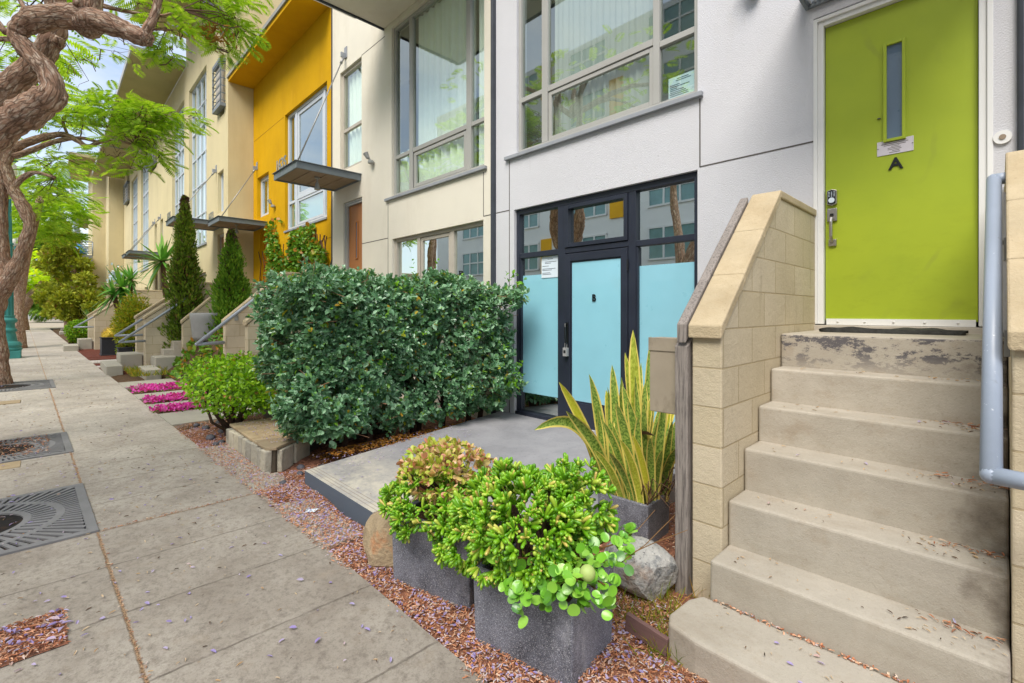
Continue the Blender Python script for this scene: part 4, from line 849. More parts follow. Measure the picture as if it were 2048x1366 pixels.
# sloped grey board along the top
b.prism([(2.64, 1.42), (3.62, 2.33), (3.62, 2.43), (2.64, 1.53)], 'x', -1.325, -1.268); b.build('weathered_post', M['wood_grey'], w0, bevel=.006)
w1 = stair_wall(.032, .225, 2.68, 3.67, FY + .04, -.05, 1.545, 2.455, 'block wall with sloped cap and pale blue handrail, right of the stairs at the frame edge')
handrail(w1, -.022, 2.36, 1.03, 3.58, 2.30, (.30, 2.36, 1.02), r=.030, m='rail_paint', brk=(.42, .76), wallx=.03)
b = MB(); b.prism([(4.27, 1.452), (4.52, 1.452), (4.52, 1.472), (4.27, 1.464)], 'x', -.93, -.16)
V = np.array(b.v); b = MB(); n = 30
for i in range(n + 1):
    x = -.95 + .80 * i / n; lift = .012 * math.sin(math.pi * i / n * 2.2) + .004 * math.sin(i); s = min(1, i / 3, (n - i) / 1.5 + .2)
    b.v += [(x, 4.13 + .03 * (1 - s), 1.453), (x, 4.14, 1.474 + .006 * s + max(0, lift)), (x, 4.50, 1.474 + max(0, -lift)), (x, 4.51, 1.453)]
for i in range(n):
    for j in range(3): a = 4 * i + j; b.f.append((a, a + 4, a + 5, a + 1)); b.m.append(0)
mesh1(b, 'door_mat', M['rubber_mat'], (-.55, 4.3, 1.453), 'thin black rubber door mat lying in front of the lime green door', 'door mat')
# metal mail box on the post
b = MB(); b.box(-1.535, -1.352, 2.70, 2.83, .98, 1.44); mb_ = thing('mailbox', (-1.44, 2.76, .98), 'tarnished metal mailbox on the weathered post above the snake plant', 'mailbox'); b.build('box', M['plate_metal'], mb_, bevel=.006)
b = MB(); b.box(-1.540, -1.350, 2.694, 2.698, 1.36, 1.442); b.build('flap', M['plate_metal'], mb_, bevel=.002)
# cream house stairs
wa = stair_wall(-10.35, -10.18, 2.38, 3.42, FY - .003, gz(-10) - .02, 1.47, 2.42, 'block wall with grey handrail between the pointed cypress and the round green bush')
handrail(wa, -10.08, 1.90, 1.02, 3.35, 2.28, (-10.18, 2.36, 1.03), brk=(.45,), wallx=-10.18)
wb = stair_wall(-8.95, -8.78, 2.38, 3.42, FY - .003, gz(-9) - .02, 1.47, 2.42, 'block wall with a mailbox on it, half hidden behind the dark hedge')
b = MB(); b.box(-8.779, -8.66, 2.62, 2.72, .80, 1.12); mesh1(b, 'mailbox', M['grey_paint'], (-8.72, 2.66, .95), 'small grey mailbox on the block wall by the dark hedge', 'mailbox', bevel=.01)
def std(yb, yf, ztop, z0, n=6):
    return [(yf + (yb - yf) * (n - i) / n, ztop - (ztop - z0 - .12) * i / n) for i in range(n + 1)]
stairs(-10.175, -8.955, [(3.4 - .21 * i, 1.45 - .2 * i) for i in range(7)], FY + .08, gz(-9.5) - .05, 'concrete stairs behind the dark hedge, to the brown door')
# shared pair between the tan and the yellow house
g0 = gz(-16)
w2 = stair_wall(-15.62, -15.25, 1.77, 2.95, 3.9, g0, 1.50, 2.42, 'broad block wall between two stairs, left of the pointed cypress')
w3 = stair_wall(-17.3, -17.0, 1.77, 2.95, TY - .003, g0, 1.50, 2.42, 'block wall beyond the first stairs of the tan house, behind the yellow shrub')
handrail(w2, -15.72, 1.22, 1.00, 2.75, 2.18, (-15.62, 1.76, 1.0), wallx=-15.62)
handrail(w2, -15.15, 1.25, .86, 2.75, 2.05, (-15.25, 1.76, .86), wallx=-15.25)
w4 = stair_wall(-14.75, -14.55, 2.45, 3.5, FY - .003, g0, 1.40, 2.42, 'block wall partly hidden by the pointed cypress')
s2 = stairs(-16.99, -15.63, [(2.6 - .21 * i, 1.25 - .2 * i) for i in range(5)], 3.6, g0, 'concrete stairs of the tan house with a long bottom step on the pavement')
b = MB(); b.box(-16.6, -15.64, 1.30, 1.752, g0 - .1, g0 + .42); b.box(-16.75, -14.95, .98, 1.299, g0 - .1, g0 + .2); b.build('bottom_step', M['pale_concrete'], s2, bevel=.015)
s3 = stairs(-15.24, -14.76, [(2.7 - .21 * i, 1.25 - .2 * i) for i in range(5)], 4.3, g0, 'concrete stairs of the yellow house with mossy bottom step by the cypress')
b = MB(); b.box(-15.0, -14.3, 1.85, 2.3, g0 - .1, g0 + .40); b.box(-14.6, -13.4, 1.55, 1.849, g0 - .1, g0 + .2); b.build('bottom_step', M['pale_concrete'], s3, bevel=.015)
# next pair, further down
g1 = gz(-24)
w5 = stair_wall(-24.6, -24.2, 1.25, 2.5, TY - .003, g1, 1.5, 2.5, 'far broad block wall behind the two yuccas')
handrail(w5, -24.75, .7, 1.02, 2.2, 2.1, (-24.6, 1.25, 1.02), wallx=-24.6)
w6 = stair_wall(-26.4, -26.1, 1.15, 2.4, TY - .003, g1, 1.5, 2.5, 'far block wall behind the clipped box bush')
s4 = stairs(-26.09, -24.61, [(2.1 - .22 * i, 1.25 - .2 * i) for i in range(5)], TY, g1, 'far concrete stairs beside the clipped box bush')
b = MB(); b.box(-25.6, -24.7, .80, 1.21, g1 - .1, g1 + .40); b.box(-25.4, -24.0, .38, .799, g1 - .1, g1 + .2); b.build('bottom_step', M['pale_concrete'], s4, bevel=.015)
g2 = gz(-42)
w7 = stair_wall(-42.5, -41.6, 1.0, 2.2, TY - .003, g2, 1.75, 2.5, 'farthest block wall and pier below the juniper')
handrail(w7, -42.7, .2, 1.2, 1.8, 2.1, (-42.5, 1.0, 1.2))
b = MB(); b.box(-43.6, -42.51, .55, 1.3, g2 - .1, g2 + .2); b.box(-43.2, -42.6, .9, 1.6, g2 + .2, g2 + .45); b.box(-40.9, -39.6, .45, .95, g2 - .1, g2 + .12); mesh1(b, 'concrete_stairs', M['pale_concrete'], (-43, 1, g2), 'farthest concrete steps at the foot of the juniper', 'stairs', 'concrete front stairs', bevel=.02)
# retaining wall of tan house behind the cypresses
b = MB(); b.box(-14.5, -10.6, 4.2, 4.4, .2, 1.8)
mesh1(b, 'retaining_wall', M['block'], (-12.3, 4.2, .2), 'low block wall in front of the yellow house behind the second cypress', 'block wall', bevel=.01)
# ---------------------------------------------------------------- near ground: stone step, planters, rocks, boards, grates
fs = thing('stone_step', (-5.9, 1.9, .02), 'raised step of irregular flagstones with rough stone sides by the hedge', 'stone step')
def poly_plate(b, pts, z0, z1, mi=0): b.prism(pts, 'z', z0, z1, mi)
b = MB(); b.prism([(-6.47, 1.58), (-5.10, 1.565), (-5.05, 1.62), (-5.42, 2.06), (-5.6, 2.3), (-6.5, 2.35)], 'z', -.03, .222); b.prism([(-7.9, 2.35), (-6.25, 2.3), (-5.6, 2.45), (-5.7, 3.3), (-7.9, 3.3)], 'z', -.03, .31); b.build('stone_core', M['flag_gap'], fs, bevel=.01)
b = MB()
for pl in ([(-6.49, 1.56), (-5.98, 1.55), (-5.92, 1.93), (-6.2, 2.02), (-6.5, 1.96)], [(-5.965, 1.55), (-5.48, 1.54), (-5.40, 1.80), (-5.62, 1.98), (-5.905, 1.93)], [(-5.465, 1.54), (-5.08, 1.54), (-5.02, 1.62), (-5.22, 1.88), (-5.385, 1.79)], [(-6.5, 1.975), (-6.2, 2.035), (-5.9, 1.945), (-5.72, 2.3), (-6.5, 2.34)], [(-5.885, 1.95), (-5.61, 1.995), (-5.39, 1.81), (-5.24, 1.90), (-5.41, 2.08), (-5.55, 2.29), (-5.7, 2.3)]): b.prism(pl, 'z', .2225, .25 + random.uniform(0, .006))
for pl in ([(-7.9, 2.33), (-7.1, 2.3), (-7.0, 2.8), (-7.9, 2.9)], [(-7.08, 2.3), (-6.23, 2.28), (-6.3, 2.8), (-6.98, 2.8)], [(-6.21, 2.28), (-5.58, 2.43), (-5.66, 2.85), (-6.28, 2.8)], [(-7.9, 2.92), (-7.0, 2.82), (-6.28, 2.82), (-5.67, 2.87), (-5.7, 3.3), (-7.9, 3.3)]): b.prism(pl, 'z', .3105, .335 + random.uniform(0, .006))
V_ = b; b = MB()
for k in range(0, len(V_.v), 1): pass
V_.build('flagstones', M['flag_top'], fs, bevel=.006); b = MB(); x = -6.46
while x < -5.12:
    w = RS.uniform(.09, .26); w = min(w, -5.06 - x); b.obox((x + w / 2, 1.555, .095 + RS.uniform(-.01, .01)), (w / 2 - .006, .006 * RS.normal(), 0), (0, .028 + RS.uniform(0, .014), 0), (.008 * RS.normal(), 0, .122)); x += w
b.obox((-5.125, 1.74, .1), (.02, .018, 0), (-.075, .085, 0), (0, 0, .115)); b.obox((-5.32, 1.965, .1), (.022, .02, 0), (-.10, .115, 0), (0, 0, .112)); b.build('facing_stones', M['flag_side'], fs, bevel=.012)
def planter(name, A, B, dep, zt, zb, label, soil=.04, wall_=.03):
    """open trough: front face from A to B (ground plan), going back by dep"""
    A, B = np.array(A, float), np.array(B, float); u = (B - A) / np.linalg.norm(B - A); n = np.array((-u[1], u[0])); C = B + n * dep; D = A + n * dep
    t = thing(name, ((A + C)[0] / 2, (A + C)[1] / 2, zb), label, 'planter', 'charcoal stone planters'); c = (A + B + C + D) / 4
    b = MB(); o = [A, B, C, D]; i = [c + (p - c) * (1 - 2 * wall_ / max(.3, dep)) for p in o]
    tap = lambda p: c + (p - c) * .965
    v = [(*tap(p), zb - .05) for p in o] + [(*p, zt) for p in o] + [(*p, zt) for p in i] + [(*p, zt - soil) for p in i]
    f = [(k, (k + 1) % 4, (k + 1) % 4 + 4, k + 4) for k in range(4)] + [(k + 4, (k + 1) % 4 + 4, (k + 1) % 4 + 8, k + 8) for k in range(4)] + [(k + 8, (k + 1) % 4 + 8, (k + 1) % 4 + 12, k + 12) for k in range(4)]
    b.add(v, f); b.build('trough', M['planter'], t, bevel=.008, segs=2)
    s = MB(); s.add([(*p, zt - soil) for p in i], [(0, 1, 2, 3)]); s.build('soil', M['soil'], t); return c
PA = planter('planter', (-2.60, 1.50), (-2.03, 1.655), .40, .375, -.02, 'charcoal planter holding the paler pink tipped jade, nearer the grey patio step')
PB = planter('planter', (-1.855, 1.53), (-1.290, 1.625), .43, .318, -.055, 'charcoal planter nearest the camera, bright green finger jade and round leaves spilling over it')
PC = planter('planter', (-2.12, 2.965), (-1.71, 2.99), .36, .245, -.045, 'charcoal planter holding the tall variegated snake plant')
def rock(c, r, sq, label, m, seed, n=3):
    import bmesh
    bm = bmesh.new(); bmesh.ops.create_icosphere(bm, subdivisions=n, radius=1); rs = np.random.RandomState(seed); pl = [(norm(rs.normal(size=3)), rs.uniform(.62, .92)) for _ in range(9)]
    for v in bm.verts:
        p = np.array(v.co); 
        for nn, dd in pl:
            k = p @ nn
            if k > dd: p = p - nn * (k - dd)
        p *= 1 + .03 * math.sin(p[0] * 9 + seed) * math.sin(p[1] * 8 + p[2] * 7); v.co = Vector(p * r * np.array(sq))
    me = bpy.data.meshes.new('rock'); bm.to_mesh(me); bm.free(); me.materials.append(m); o = bpy.data.objects.new('rock', me); COL.objects.link(o); o.location = c; return tag(o, label, 'rock')
rock((-2.84, 1.64, .07), .28, (.8, .8, 1.0), 'tan boulder with rusty patch between patio step and charcoal planter', M['tan_rock'], 3)
rock((-1.52, 2.56, .05), .245, (1.0, .7, .72), 'speckled grey boulder below the snake plant and the weathered post', M['rock'], 8)
b = MB(); b.bar((-1.36, 2.16, -.01), (-1.13, 2.16, -.035), .025, .09); mesh1(b, 'edging_board', M['edge_board'], (-1.25, 2.16, -.05), 'short reddish edging board stuck in the mulch by the bottom step', 'board', bevel=.003)
for i, (x, y, r) in enumerate([(-7.1, 1.62, .06), (-6.9, 1.45, .07), (-7.4, 1.5, .06), (-7.25, 1.8, .08), (-6.85, 1.75, .07), (-7.6, 1.7, .06), (-6.6, 1.5, .05), (-7.7, 1.45, .05), (-6.75, 1.95, .07), (-7.0, 1.95, .08), (-6.5, 1.42, .045), (-5.0, 1.85, .05), (-4.75, 1.75, .04), (-4.85, 2.0, .045), (-4.62, 1.55, .04)]):
    b = MB(); b.ball((x, y, bedz(x, y) + r * .25), r, 9, sq=(1.1, .8, .6), jit=.1); mesh1(b, 'cobble', M['pebble'], (x, y, bedz(x, y)), 'smooth dark cobble lying in the mulch between the round bush and the patio', 'stone', 'dark cobbles in the mulch', smooth=True)
b = MB(); b.add([(-3.87, 1.49, .018), (-3.84, 1.45, .014), (-3.78, 1.50, .02), (-3.80, 1.545, .03)], [(0, 1, 2, 3)]); b.add([(-3.87, 1.49, .018), (-3.84, 1.45, .014), (-3.85, 1.47, .035)], [(0, 1, 2)]); mesh1(b, 'paper_scrap', M['paper'], (-3.82, 1.49, .0), 'small white paper scrap lying against the grey patio step', 'litter')
# tree grates: iron plates of radial bars round an open middle
def grate(cx, cy, hx, hy, label, rh=.28):
    z = gz(cx) + .008; t = thing('tree_grate', (cx, cy, z), label, 'tree grate', 'iron tree grates in the pavement'); sl = math.atan(.028)
    ca, sa = math.cos(sl), math.sin(sl); tr = lambda x, y: (cx + x * ca - y * sa, cy + x * sa + y * ca)
    b = MB(); zt, zb = z + .006, z - .025
    def quad(ps): 
        v = [(*tr(*p), zt + gz(cx + p[0]) - gz(cx)) for p in ps] + [(*tr(*p), zb) for p in ps]; b.add(v, [(0, 1, 2, 3), (0, 4, 5, 1), (1, 5, 6, 2), (2, 6, 7, 3), (3, 7, 4, 0)])
    e = .06
    quad([(-hx, -hy), (hx, -hy), (hx, -hy + e), (-hx, -hy + e)]); quad([(-hx, hy - e), (hx, hy - e), (hx, hy), (-hx, hy)]); quad([(-hx, -hy + e), (-hx + e, -hy + e), (-hx + e, hy - e), (-hx, hy - e)]); quad([(hx - e, -hy + e), (hx, -hy + e), (hx, hy - e), (hx - e, hy - e)])
    rings = [(rh, rh + .045), (min(hx, hy) * .70, min(hx, hy) * .70 + .05)]
    N = 96
    for r0, r1 in rings:
        for k in range(N): a, c = 2 * math.pi * k / N, 2 * math.pi * (k + 1) / N; quad([(r0 * math.cos(a), r0 * math.sin(a)), (r1 * math.cos(a), r1 * math.sin(a)), (r1 * math.cos(c), r1 * math.sin(c)), (r0 * math.cos(c), r0 * math.sin(c))])
    def bars(n, ra, rb, fill):
        for k in range(n):
            a = 2 * math.pi * (k + .5) / n; dx, dy = math.cos(a), math.sin(a)
            rbk = rb if rb else min((hx - e) / max(1e-6, abs(dx)), (hy - e) / max(1e-6, abs(dy)))
            if rbk <= ra: continue
            w0, w1 = fill * math.pi * ra / n, fill * math.pi * rbk / n; px, py = -dy, dx
            quad([(ra * dx - w0 * px, ra * dy - w0 * py), (rbk * dx - w1 * px, rbk * dy - w1 * py), (rbk * dx + w1 * px, rbk * dy + w1 * py), (ra * dx + w0 * px, ra * dy + w0 * py)])
    bars(46, rings[0][1], rings[1][0], .52); bars(76, rings[1][1], None, .54)
    b.build('grate', M['iron_grate'], t)
    u = MB(); q = [tr(*p) for p in ((-hx, -hy), (hx, -hy), (hx, hy), (-hx, hy))]; u.add([(*p, gz(p[0]) + .002) for p in q], [(0, 1, 2, 3)]); u.build('shaded_mulch_fill', M['grate_dark'], t)
    return t
M['grate_dark'] = surf('grate_dark', (.012, .011, .010, 1), .95, (20, .4), [(lin(120, 76, 46, .5), 6, .5, .62, .5, None)])  # near-black paints in the shade below the bars; brown patches are mulch
grate(-5.19, -.42, .66, .66, 'iron tree grate with radial slots at the left edge of the pavement, nearest the camera')
grate(-7.82, -.40, .60, .58, 'iron tree grate further off, round the leaning jacaranda')
grate(-14.0, -.62, .75, .7, 'iron tree grate under the straight jacaranda with forked trunk', .36)
def pit(x0, x1, y0, y1, nm, m):
    b = MB(); b.add([(x0, y0 + sk(x0), gz(x0) + .005), (x1, y0 + sk(x1), gz(x1) + .005), (x1, y1 + sk(x1), gz(x1) + .005), (x0, y1 + sk(x0), gz(x0) + .005)], [(0, 1, 2, 3)]); return kind(b.build(nm, m), 'structure')
pit(-3.51, -3.13, -.75, .155, 'planting_pit', M['bark_mulch'])
b = MB(); b.box(-7.2, -6.93, -1.05, -.21, .02, .036); mesh1(b, 'cover_slab', M['flag_top'], (-7.05, -.6, .02), 'tan cover slab in the pavement beside the leaning jacaranda', 'cover', bevel=.003)
b = MB(); b.box(-11.9, -11.55, -1.1, -.35, .06, .076); mesh1(b, 'cover_slab', M['flag_top'], (-11.7, -.7, .06), 'tan cover slab in the pavement before the straight jacaranda', 'cover', bevel=.003)
# strips of paving in the front gardens
def strip(x0, x1, y0, y1, nm, m, dz=.008):
    b = MB(); v = [(x0, y0 + sk(x0), gz(x0) + dz), (x1, y0 + sk(x1), gz(x1) + dz), (x1, y1, gz(x1) + dz), (x0, y1, gz(x0) + dz)]
    b.add(v + [(p[0], p[1], p[2] - .08) for p in v], [(0, 1, 2, 3), (0, 4, 5, 1), (1, 5, 6, 2), (2, 6, 7, 3), (3, 7, 4, 0)]); return kind(b.build(nm, m), 'structure')
for x0, x1 in ((-8.9, -7.95), (-9.9, -9.45), (-11.2, -10.6), (-13.2, -12.3)): strip(x0, x1, 1.43, 2.4, 'garden_paving', M['pale_concrete'], .012)
for x0, x1, m in ((-16.9, -15.0, 'red_mulch'), (-18.2, -17.5, 'red_mulch'), (-19.3, -18.5, 'white_gravel'), (-20.4, -19.5, 'red_mulch'), (-17.45, -17.0, 'white_gravel'), (-28.5, -20.5, 'red_mulch')): strip(x0, x1, 1.425, 2.6, 'garden_bed', M[m], .004)
strip(-5.0, -3.2, 1.425, 1.62, 'garden_paving', M['pale_concrete'], -.001); strip(-6.45, -5.0, 1.425, 1.56, 'garden_paving', M['pale_concrete'], -.001)
# street lamps: fluted teal iron
def lamp(x, y, label):
    z = gz(x); t = thing('street_lamp', (x, y, z), label, 'street lamp', 'teal iron street lamps')
    b = MB(); b.box(x - .34, x + .34, y - .34, y + .34, z - .02, z + .24); b.lathe([(.36, 0), (.38, .05), (.34, .1), (.37, .17), (.33, .25), (.26, .30), (.23, .5), (.21, .58), (.255, .62), (.255, .67), (.21, .72), (.20, .86), (.26, .92), (.26, .98), (.19, 1.06)], (x, y, z + .24), 24); b.build('base', M['teal_iron'], t, bevel=.015)
    b = MB(); n = 48; k0 = 0; H = ((1.28, .185), (3.6, .15), (5.6, .11))
    for zz, r in H:
        for j in range(n): a = 2 * math.pi * j / n; q = r * (1 if (j // 2) % 2 else .86); b.v.append((x + q * math.cos(a), y + q * math.sin(a), z + zz))
    for i in range(2):
        for j in range(n): a = i * n + j; c = i * n + (j + 1) % n; b.f.append((a, c, c + n, a + n)); b.m.append(0)
    for zz in (1.3, 3.0, 3.6): b.lathe([(.20 if zz < 2 else .17, 0), (.21 if zz < 2 else .18, .03), (.20 if zz < 2 else .17, .06)], (x, y, z + zz), 20)
    b.build('post', M['teal_iron'], t)
    b = MB(); b.lathe([(.12, 0), (.2, .08), (.26, .3), (.24, .55), (.1, .72)], (x, y, z + 5.6), 16); b.build('lantern', M['plastic_white'], t, smooth=True)
    b = MB(); b.lathe([(.28, 0), (.2, .1), (.05, .25), (.03, .4)], (x, y, z + 6.3), 16); b.build('lantern_cap', M['teal_iron'], t); return t
lamp(-22.0, -.98, 'teal fluted iron street lamp, the near one beside the straight jacaranda trunk')
lamp(-45.2, -1.55, 'teal fluted iron street lamp, the far one near the end of the pavement')
# pots
def tub(c, s, h, m, label, name='plant_pot'):
    x, y = c; z = gz(x); b = MB(); b.box(x - s, x + s, y - s, y + s, z, z + h); b.box(x - s - .02, x + s + .02, y - s - .02, y + s + .02, z + h, z + h + .03); b.box(x - s - .02, x + s + .02, y - s - .02, y + s + .02, z + .0, z + .04); return mesh1(b, name, m, (x, y, z), label, 'pot', bevel=.01)
tub((-21.3, 1.62), .36, .58, M['black_pot'], 'square black pot with yellow barrel cactus left of the block wall')
tub((-19.0, 1.72), .20, .36, M['black_pot'], 'small black pot with yellow green shrub against the block wall')
b = MB(); b.lathe([(.26, 0), (.30, .1), (.34, .5), (.36, .62), (.33, .66)], (-13.3, 2.72, .92), 20); mesh1(b, 'plant_pot', M['grey_pot'], (-13.3, 2.72, .92), 'round pale grey pot behind the pointed cypress', 'pot', smooth=True)
tub((-27.9, .80), .2, .28, M['soil'], 'low wooden tub under the clipped box bush, on its street side', 'plant_tub'); tub((-27.1, 1.25), .2, .28, M['soil'], 'low wooden tub under the clipped box bush, on its house side', 'plant_tub')
# ---------------------------------------------------------------- plants
def lump(P, k=1.0, s=0):
    x, y, z = P[:, 0], P[:, 1], P[:, 2]
    return (np.sin(3.1 * k * x + 1.3 + s) * np.sin(2.7 * k * y + .4 + s) * np.sin(3.3 * k * z + 2 + s) + .6 * np.sin(7 * k * x + s) * np.sin(6.3 * k * y + 1) * np.sin(6.7 * k * z + s))
def ell_pts(c, r, n, shell=.35, zmin=-9, top=None):
    d = rvec(n); k = 1 - np.abs(RS.normal(0, shell, n)); k = np.clip(k, .1, 1.05)
    P = d * k[:, None]; P = P * np.array(r) ; P = P * (1 + .13 * lump(P + np.array(c), 1.6))[:, None] + np.array(c)
    return P, norm(d / np.array(r))
def curve(pts, n=8):
    """smooth line through points of (x, y, z, radius)"""
    P = [np.array(p, float) for p in pts]; P = [2 * P[0] - P[1]] + P + [2 * P[-1] - P[-2]]; out = []
    for i in range(1, len(P) - 2):
        for j in range(n):
            t = j / n; a, b, c, d = P[i - 1:i + 3]
            out.append(.5 * ((2 * b) + (c - a) * t + (2 * a - 5 * b + 4 * c - d) * t * t + (3 * b - a - 3 * c + d) * t ** 3))
    out.append(P[-2]); return out
def limb(b, pts, n=14, seg=8, jit=.05, mi=0, knob=.10):
    C = curve(pts, seg); ph = random.uniform(0, 6)
    rad = [max(.003, c[3] * (1 + knob * math.sin(i * .9 + ph) * math.sin(i * .37 + ph * 2))) for i, c in enumerate(C)]
    o0 = len(b.v); b.tube([c[:3] for c in C], rad, n, mi, jit=jit); L = 0; vals = []; off = RS.uniform(0, 20)
    for i, c in enumerate(C):
        if i: L += float(np.linalg.norm(c[:3] - C[i - 1][:3]))
        vals += [(c[3] * math.cos(2 * math.pi * j / n) + off, c[3] * math.sin(2 * math.pi * j / n), L) for j in range(n)]
    b.bk.append((o0, vals)); return C
# dark glossy hedge between the patio and the cream house
def hedge():
    t = thing('hedge', (-5.5, 3.1, .02), 'dense dark green glossy hedge beside the patio, shoulder high', 'hedge')
    x0, x1, y0, y1, z0, z1 = -6.30, -4.76, 1.84, 4.48, .24, 2.01
    P, O = [], []
    def face(n, f, o):
        u = RS.uniform(0, 1, (n, 2)); P.append(np.array([f(a, c) for a, c in u])); O.append(np.tile(o, (n, 1)))
    lx = lambda z: x0 + .62 * max(0, (1.45 - z)) ** 1.25     # the left side leans out towards the top
    xr = lambda y: x1 + .34 * (lambda s: s * s * (3 - 2 * s))(max(0, min(1, (y - 3.2) / 1.1)))
    face(1500, lambda a, c: (x0 + (x1 - x0) * a, y0, z0 + (z1 - z0) * c) , (0, -1, .1)); face(2500, lambda a, c: (xr(y0 + (y1 - y0) * a), y0 + (y1 - y0) * a, z0 + (z1 - z0) * c), (1, 0, .1))
    face(1250, lambda a, c: (x0 + (xr(y0 + (y1 - y0) * c) - x0) * a, y0 + (y1 - y0) * c, z1), (0, 0, 1)); face(520, lambda a, c: (x0, y0 + (y1 - y0) * a * .6, z0 + (z1 - z0) * c), (-1, 0, .1))
    face(160, lambda a, c: (x0 + (x1 - x0) * a, y0 + (y1 - y0) * c, z0), (0, 0, -1))
    P = np.concatenate(P); O = norm(np.concatenate(O))
    for i in range(len(P)):
        l = lx(P[i, 2]); P[i, 0] = l + (P[i, 0] - x0) * (x1 - l) / (x1 - x0)
    c = np.array(((x0 + x1) / 2, (y0 + y1) / 2, 1.1)); h = np.array(((x1 - x0) / 2, (y1 - y0) / 2, .85)); q = np.abs((P - c) / h); rr = np.sort(q, axis=1)[:, 1]
    P -= (O * 0 + (P - c) / h * np.clip(rr - .7, 0, 1)[:, None] * .62 * np.array((.5, .35, .45)))
    bul = np.where((P[:, 1] > 3.7) & (O[:, 0] > .5), .30 * np.exp(-((P[:, 2] - .72) / .25) ** 2) + .22 * np.exp(-((P[:, 2] - 1.75) / .22) ** 2), 0) * np.clip((P[:, 1] - 3.7) / .5, 0, 1) * RS.uniform(.2, 1.3, len(P))
    depth = np.abs(RS.normal(0, .10, len(P))); P += O * (.15 * lump(P, 1.4) + .09 * lump(P, 3.0, 2) - depth + bul)[:, None] + RS.normal(0, .035, P.shape)
    P[:, 2] = np.where(P[:, 2] > z1 - .02, z1 - .02 + (P[:, 2] - z1 + .02) * .45, P[:, 2]); hole = lump(P, 2.6, 5) < -.62; P, O = P[~hole], O[~hole]
    low = P[:, 2] < .5; keep = ~(low & (RS.uniform(size=len(P)) < .3)); P, O = P[keep], O[keep]
    b = MB(); k = 9; n = len(P); sd = norm(O + rvec(n) * .55 + (0, 0, .45)); j = np.tile(np.arange(k), n); SD = np.repeat(sd, k, 0); BP = np.repeat(P, k, 0) + SD * (.012 * j)[:, None] - SD * .05
    side = rvec(n * k); side = norm(side - SD * np.sum(side * SD, -1, keepdims=True)); op = np.interp(j, [0, k - 1], [1.1, .35]); ax = norm(SD * (1.15 - op)[:, None] + side * op[:, None]); sc = np.interp(j, [0, 2, k - 1], [.8, 1.1, .7]) * RS.uniform(.6, 1.25, n * k)
    put(b, LEAF_V, LEAF_F, frames(ax, norm(SD * .9 + (0, 0, .55) + rvec(n * k) * .25)), BP, np.stack((.072 * sc, .044 * sc, .072 * sc), -1)); b.build('foliage', M['hedge_leaf'], t)
    # a few pale new shoots
    b = MB(); S = []
    for k in range(70):
        i = RS.randint(len(P)); 
        if O[i, 2] < .5 and RS.uniform() < .6: continue
        d = norm(np.array((RS.normal(0, .3), RS.normal(0, .3), 1)) + O[i] * .3); L = RS.uniform(.08, .24)
        for q in np.linspace(0, 1, 6): S.append(np.concatenate((P[i] + d * L * q, d)))
    for (x, y, z) in [(-4.50, 4.28, 2.0), (-4.42, 4.35, 1.9), (-4.38, 4.3, 1.75), (-4.45, 4.3, .75), (-4.40, 4.25, .68), (-4.48, 4.2, .6), (-4.42, 4.3, .85)]:
        d = norm(np.array((.9, -.1, .5)))
        for q in np.linspace(0, 1, 12): S.append(np.concatenate((np.array((x, y, z)) + d * .22 * q + RS.normal(0, .03, 3), d)))
    S = np.array(S); leaves(b, S[:, :3], S[:, 3:], .055, .034, up=.5, spread=.8); b.build('new_leaves', M['hedge_new'], t)
    b = MB()
    for k in range(9):
        y = 2.2 + .27 * k + RS.uniform(-.06, .06); x = -5.25 + RS.uniform(-.15, .2)
        limb(b, [(x, y, 0, .045), (x + .03, y + .02, .25, .035), (x + RS.uniform(-.2, .2), y + RS.uniform(-.1, .1), .8, .025), (x + RS.uniform(-.3, .3), y, 1.5, .012)], 7, 3)
        for j in range(5):
            a = np.array((x, y, RS.uniform(.3, 1.2))); e = a + np.clip(RS.normal(0, .2, 3), -.3, .3) * (1, 1, .4) + (0, 0, .35); b.tube([a, (a + e) / 2 + RS.normal(0, .03, 3), e], [.012, .009, .004], 5)
    tb = MB()
    for k in range(420):
        i = RS.randint(len(P)); tb.tube([P[i] - O[i] * .2 + RS.normal(0, .05, 3), P[i] + O[i] * .03 + RS.normal(0, .05, 3)], [.0045, .0025], 4)
    kind(tb.build('twigs', M['hedge_twig'], t), 'stuff')
    b.build('stems', M['dark_stem'], t)
    # the dark heart of the hedge
    b = MB(); n = 3800; Q = np.stack((RS.uniform(-5.9, -5.05, n), RS.uniform(2.2, 4.3, n), RS.uniform(.55, 1.75, n)), -1); leaves(b, Q, rvec(n), .09, .06); b.build('inner_foliage', M['hedge_leaf'], t)
hedge()
def shrub(name, c, r, n, m, L, Wd, label, cat='shrub', stems=6, base=None, shell=.3, tv=LEAF_V, tf=LEAF_F, flat=0, group=None, sm='dark_stem', sr=.02):
    base = base if base is not None else (c[0], c[1], gz(c[0])); t = thing(name, base, label, cat, group); P, O = ell_pts(c, r, n, shell)
    if flat: P[:, 2] = np.minimum(P[:, 2], c[2] + r[2] * flat + .05 * lump(P, 2))
    P = P[P[:, 2] > base[2] + .03]; O = norm(P - np.array(c))
    b = MB(); leaves(b, P, O, L, Wd, tv=tv, tf=tf); b.build('foliage', M[m], t)
    b = MB()
    for k in range(stems):
        e = np.array(c) + rvec(1)[0] * np.array(r) * .75; e[2] = max(e[2], c[2]); p = np.array(base) + (RS.normal(0, .04), RS.normal(0, .04), -.03); md = p * .5 + e * .5 + RS.normal(0, .06, 3)
        b.tube([p, p * .7 + md * .3 + (0, 0, .05), md, e], [sr, sr * .85, sr * .65, sr * .2], 6, jit=.1)
    b.build('stems', M[sm], t); return t
